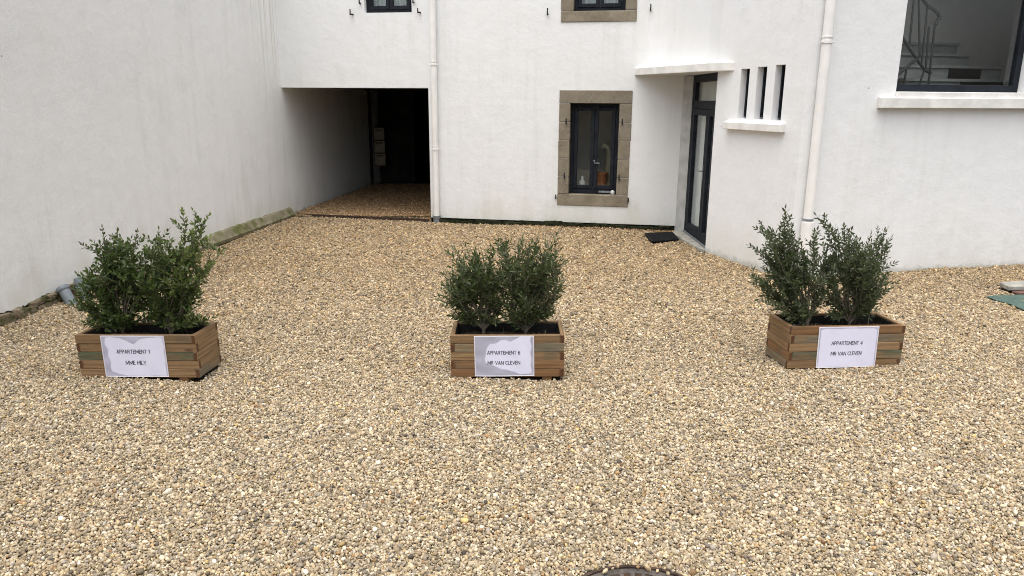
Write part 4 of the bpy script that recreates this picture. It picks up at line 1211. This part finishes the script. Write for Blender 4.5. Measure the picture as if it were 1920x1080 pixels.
# a few stones on the grating
ex = np.array([(.41, 2.795), (.47, 2.825), (.56, 2.835), (.64, 2.81), (.36, 2.75), (.68, 2.78), (.60, 2.825), (.445, 2.81)])
gx_ = np.concatenate([gx_, ex[:, 0]]); gy_ = np.concatenate([gy_, ex[:, 1]]); gs_ = np.concatenate([gs_, np.full(len(ex), .014)]); gl_ = np.concatenate([gl_, np.full(len(ex), 2)])
N = len(gx_)
base_h = gh(gx_, gy_) * np.clip((12.4 - gy_) / 1.5, .15, 1) - .012 + np.where(gy_ > 12.6, PASS_Z, 0)
size = gs_ * rng.lognormal(0.0, .26, N) * np.where(gl_ == 0, .60, np.where(gl_ == 1, .44, .6))
size = np.clip(size, .005, .018)
scl = np.stack([size * rng.uniform(.95, 1.35, N), size * rng.uniform(.75, 1.0, N), size * rng.uniform(.6, .9, N)], 1)
gz_ = base_h + scl[:, 2] * .6 + np.where(gl_ == 1, .0062, 0) + np.where(gl_ == 2, .012, 0) + rng.uniform(-.006, .005, N)
rot_ = np.stack([rng.normal(0, .5, N), rng.normal(0, .5, N), rng.uniform(0, 6.28, N)], 1)
def fbm(x, y, f, seed):
    r2 = np.random.default_rng(seed); o = np.zeros_like(x)
    for k in range(7):
        a = r2.uniform(0, 6.28); ff = f * r2.uniform(.6, 2.4)
        o += np.sin(ff * (x * math.cos(a) + y * math.sin(a)) + r2.uniform(0, 6.28) + 1.3 * np.sin(ff * .7 * (y * math.cos(a) - x * math.sin(a)) + r2.uniform(0, 6)))
    return o / 7
pal = np.array([(.57, .47, .32), (.49, .385, .245), (.67, .58, .43), (.41, .325, .215), (.36, .31, .235), (.52, .47, .395), (.25, .215, .17), (.40, .25, .12), (.66, .61, .52), (.12, .105, .09), (.34, .185, .09), (.56, .42, .19)])
P_grey = fbm(gx_, gy_, 4.0, 3); P_rust = fbm(gx_, gy_, 3.2, 9)
wts = np.tile(np.array([.23, .19, .19, .11, .07, .05, .045, .018, .06, .012, .004, .02]), (N, 1))
wts[:, [4, 5, 6, 9]] *= (1 + 2.4 * np.clip(P_grey - .1, 0, 1))[:, None]
wts[:, [7, 10, 11]] *= (1 + 7.0 * np.clip(P_rust - .28, 0, 1))[:, None]
wts /= wts.sum(1, keepdims=True)
idx = (np.cumsum(wts, 1) < rng.random(N)[:, None]).sum(1).clip(0, len(pal) - 1)
colr = pal[idx] * rng.lognormal(-.33, .30, N)[:, None]
far = np.clip((gy_ - 4.4) / 4.6, 0, 1)[:, None]      # pebble colour gets darker and browner towards the house
colr = colr * (1 - far * np.array([.21, .28, .38]))
inpass = (gy_ > 12.62 - .2215 * (gx_ + 3.72) + .08)[:, None]
colr = colr * np.array([1.0, .965, .90])
colr = np.where(inpass, colr * np.array([.95, .84, .76]), colr)
me = bpy.data.meshes.new('gravel')
me.vertices.add(N)
me.vertices.foreach_set('co', np.stack([gx_, gy_, gz_], 1).astype(np.float32).ravel())
a = me.attributes.new('rot', 'FLOAT_VECTOR', 'POINT'); a.data.foreach_set('vector', rot_.astype(np.float32).ravel())
a = me.attributes.new('scl', 'FLOAT_VECTOR', 'POINT'); a.data.foreach_set('vector', scl.astype(np.float32).ravel())
a = me.attributes.new('col', 'FLOAT_COLOR', 'POINT'); a.data.foreach_set('color', np.concatenate([colr, np.ones((N, 1))], 1).astype(np.float32).ravel())
a = me.attributes.new('pick', 'INT', 'POINT'); a.data.foreach_set('value', rng.integers(0, 6, N).astype(np.int32))
me.update()
gravel = bpy.data.objects.new('gravel', me); col.objects.link(gravel)
tag(gravel, 'loose beige river gravel covering the whole yard', kind='stuff')
ng = bpy.data.node_groups.new('gravel_scatter', 'GeometryNodeTree')
ng.interface.new_socket('Geometry', in_out='INPUT', socket_type='NodeSocketGeometry')
ng.interface.new_socket('Geometry', in_out='OUTPUT', socket_type='NodeSocketGeometry')
N_ = ng.nodes; Lk = ng.links.new
gi = N_.new('NodeGroupInput'); go = N_.new('NodeGroupOutput')
m2p = N_.new('GeometryNodeMeshToPoints'); Lk(gi.outputs[0], m2p.inputs['Mesh'])
iop = N_.new('GeometryNodeInstanceOnPoints'); Lk(m2p.outputs[0], iop.inputs['Points'])
g2i = N_.new('GeometryNodeGeometryToInstance')
for k in range(6):
    ico = N_.new('GeometryNodeMeshIcoSphere'); ico.inputs['Radius'].default_value = 1.0; ico.inputs['Subdivisions'].default_value = 2
    posn = N_.new('GeometryNodeInputPosition')
    add = N_.new('ShaderNodeVectorMath'); add.operation = 'ADD'; add.inputs[1].default_value = (3.7 * k, 1.9 * k, 5.3 * k); Lk(posn.outputs[0], add.inputs[0])
    nz = N_.new('ShaderNodeTexNoise'); nz.inputs['Scale'].default_value = .85; nz.inputs['Detail'].default_value = 2; Lk(add.outputs[0], nz.inputs['Vector'])
    mp = N_.new('ShaderNodeMapRange'); mp.inputs[1].default_value = .25; mp.inputs[2].default_value = .75; mp.inputs[3].default_value = .62; mp.inputs[4].default_value = 1.32; Lk(nz.outputs[0], mp.inputs[0])
    sc = N_.new('ShaderNodeVectorMath'); sc.operation = 'SCALE'; Lk(posn.outputs[0], sc.inputs[0]); Lk(mp.outputs[0], sc.inputs['Scale'])
    sp = N_.new('GeometryNodeSetPosition'); Lk(ico.outputs[0], sp.inputs[0]); Lk(sc.outputs[0], sp.inputs['Position'])
    ss = N_.new('GeometryNodeSetShadeSmooth'); Lk(sp.outputs[0], ss.inputs[0])
    sm = N_.new('GeometryNodeSetMaterial'); sm.inputs['Material'].default_value = MAT['pebble']; Lk(ss.outputs[0], sm.inputs[0])
    Lk(sm.outputs[0], g2i.inputs[0])
Lk(g2i.outputs[0], iop.inputs['Instance'])
iop.inputs['Pick Instance'].default_value = True
def named(n, t):
    q = N_.new('GeometryNodeInputNamedAttribute'); q.data_type = t; q.inputs[0].default_value = n; return q.outputs[0]
Lk(named('pick', 'INT'), iop.inputs['Instance Index'])
e2r = N_.new('FunctionNodeEulerToRotation'); Lk(named('rot', 'FLOAT_VECTOR'), e2r.inputs[0])
Lk(e2r.outputs[0], iop.inputs['Rotation'])
Lk(named('scl', 'FLOAT_VECTOR'), iop.inputs['Scale'])
Lk(iop.outputs[0], go.inputs[0])
md = gravel.modifiers.new('scatter', 'NODES'); md.node_group = ng
print('pebbles', N, 'leaf verts', sum(len(o.data.vertices) for o in bpy.data.objects if o.name.startswith('foliage')))
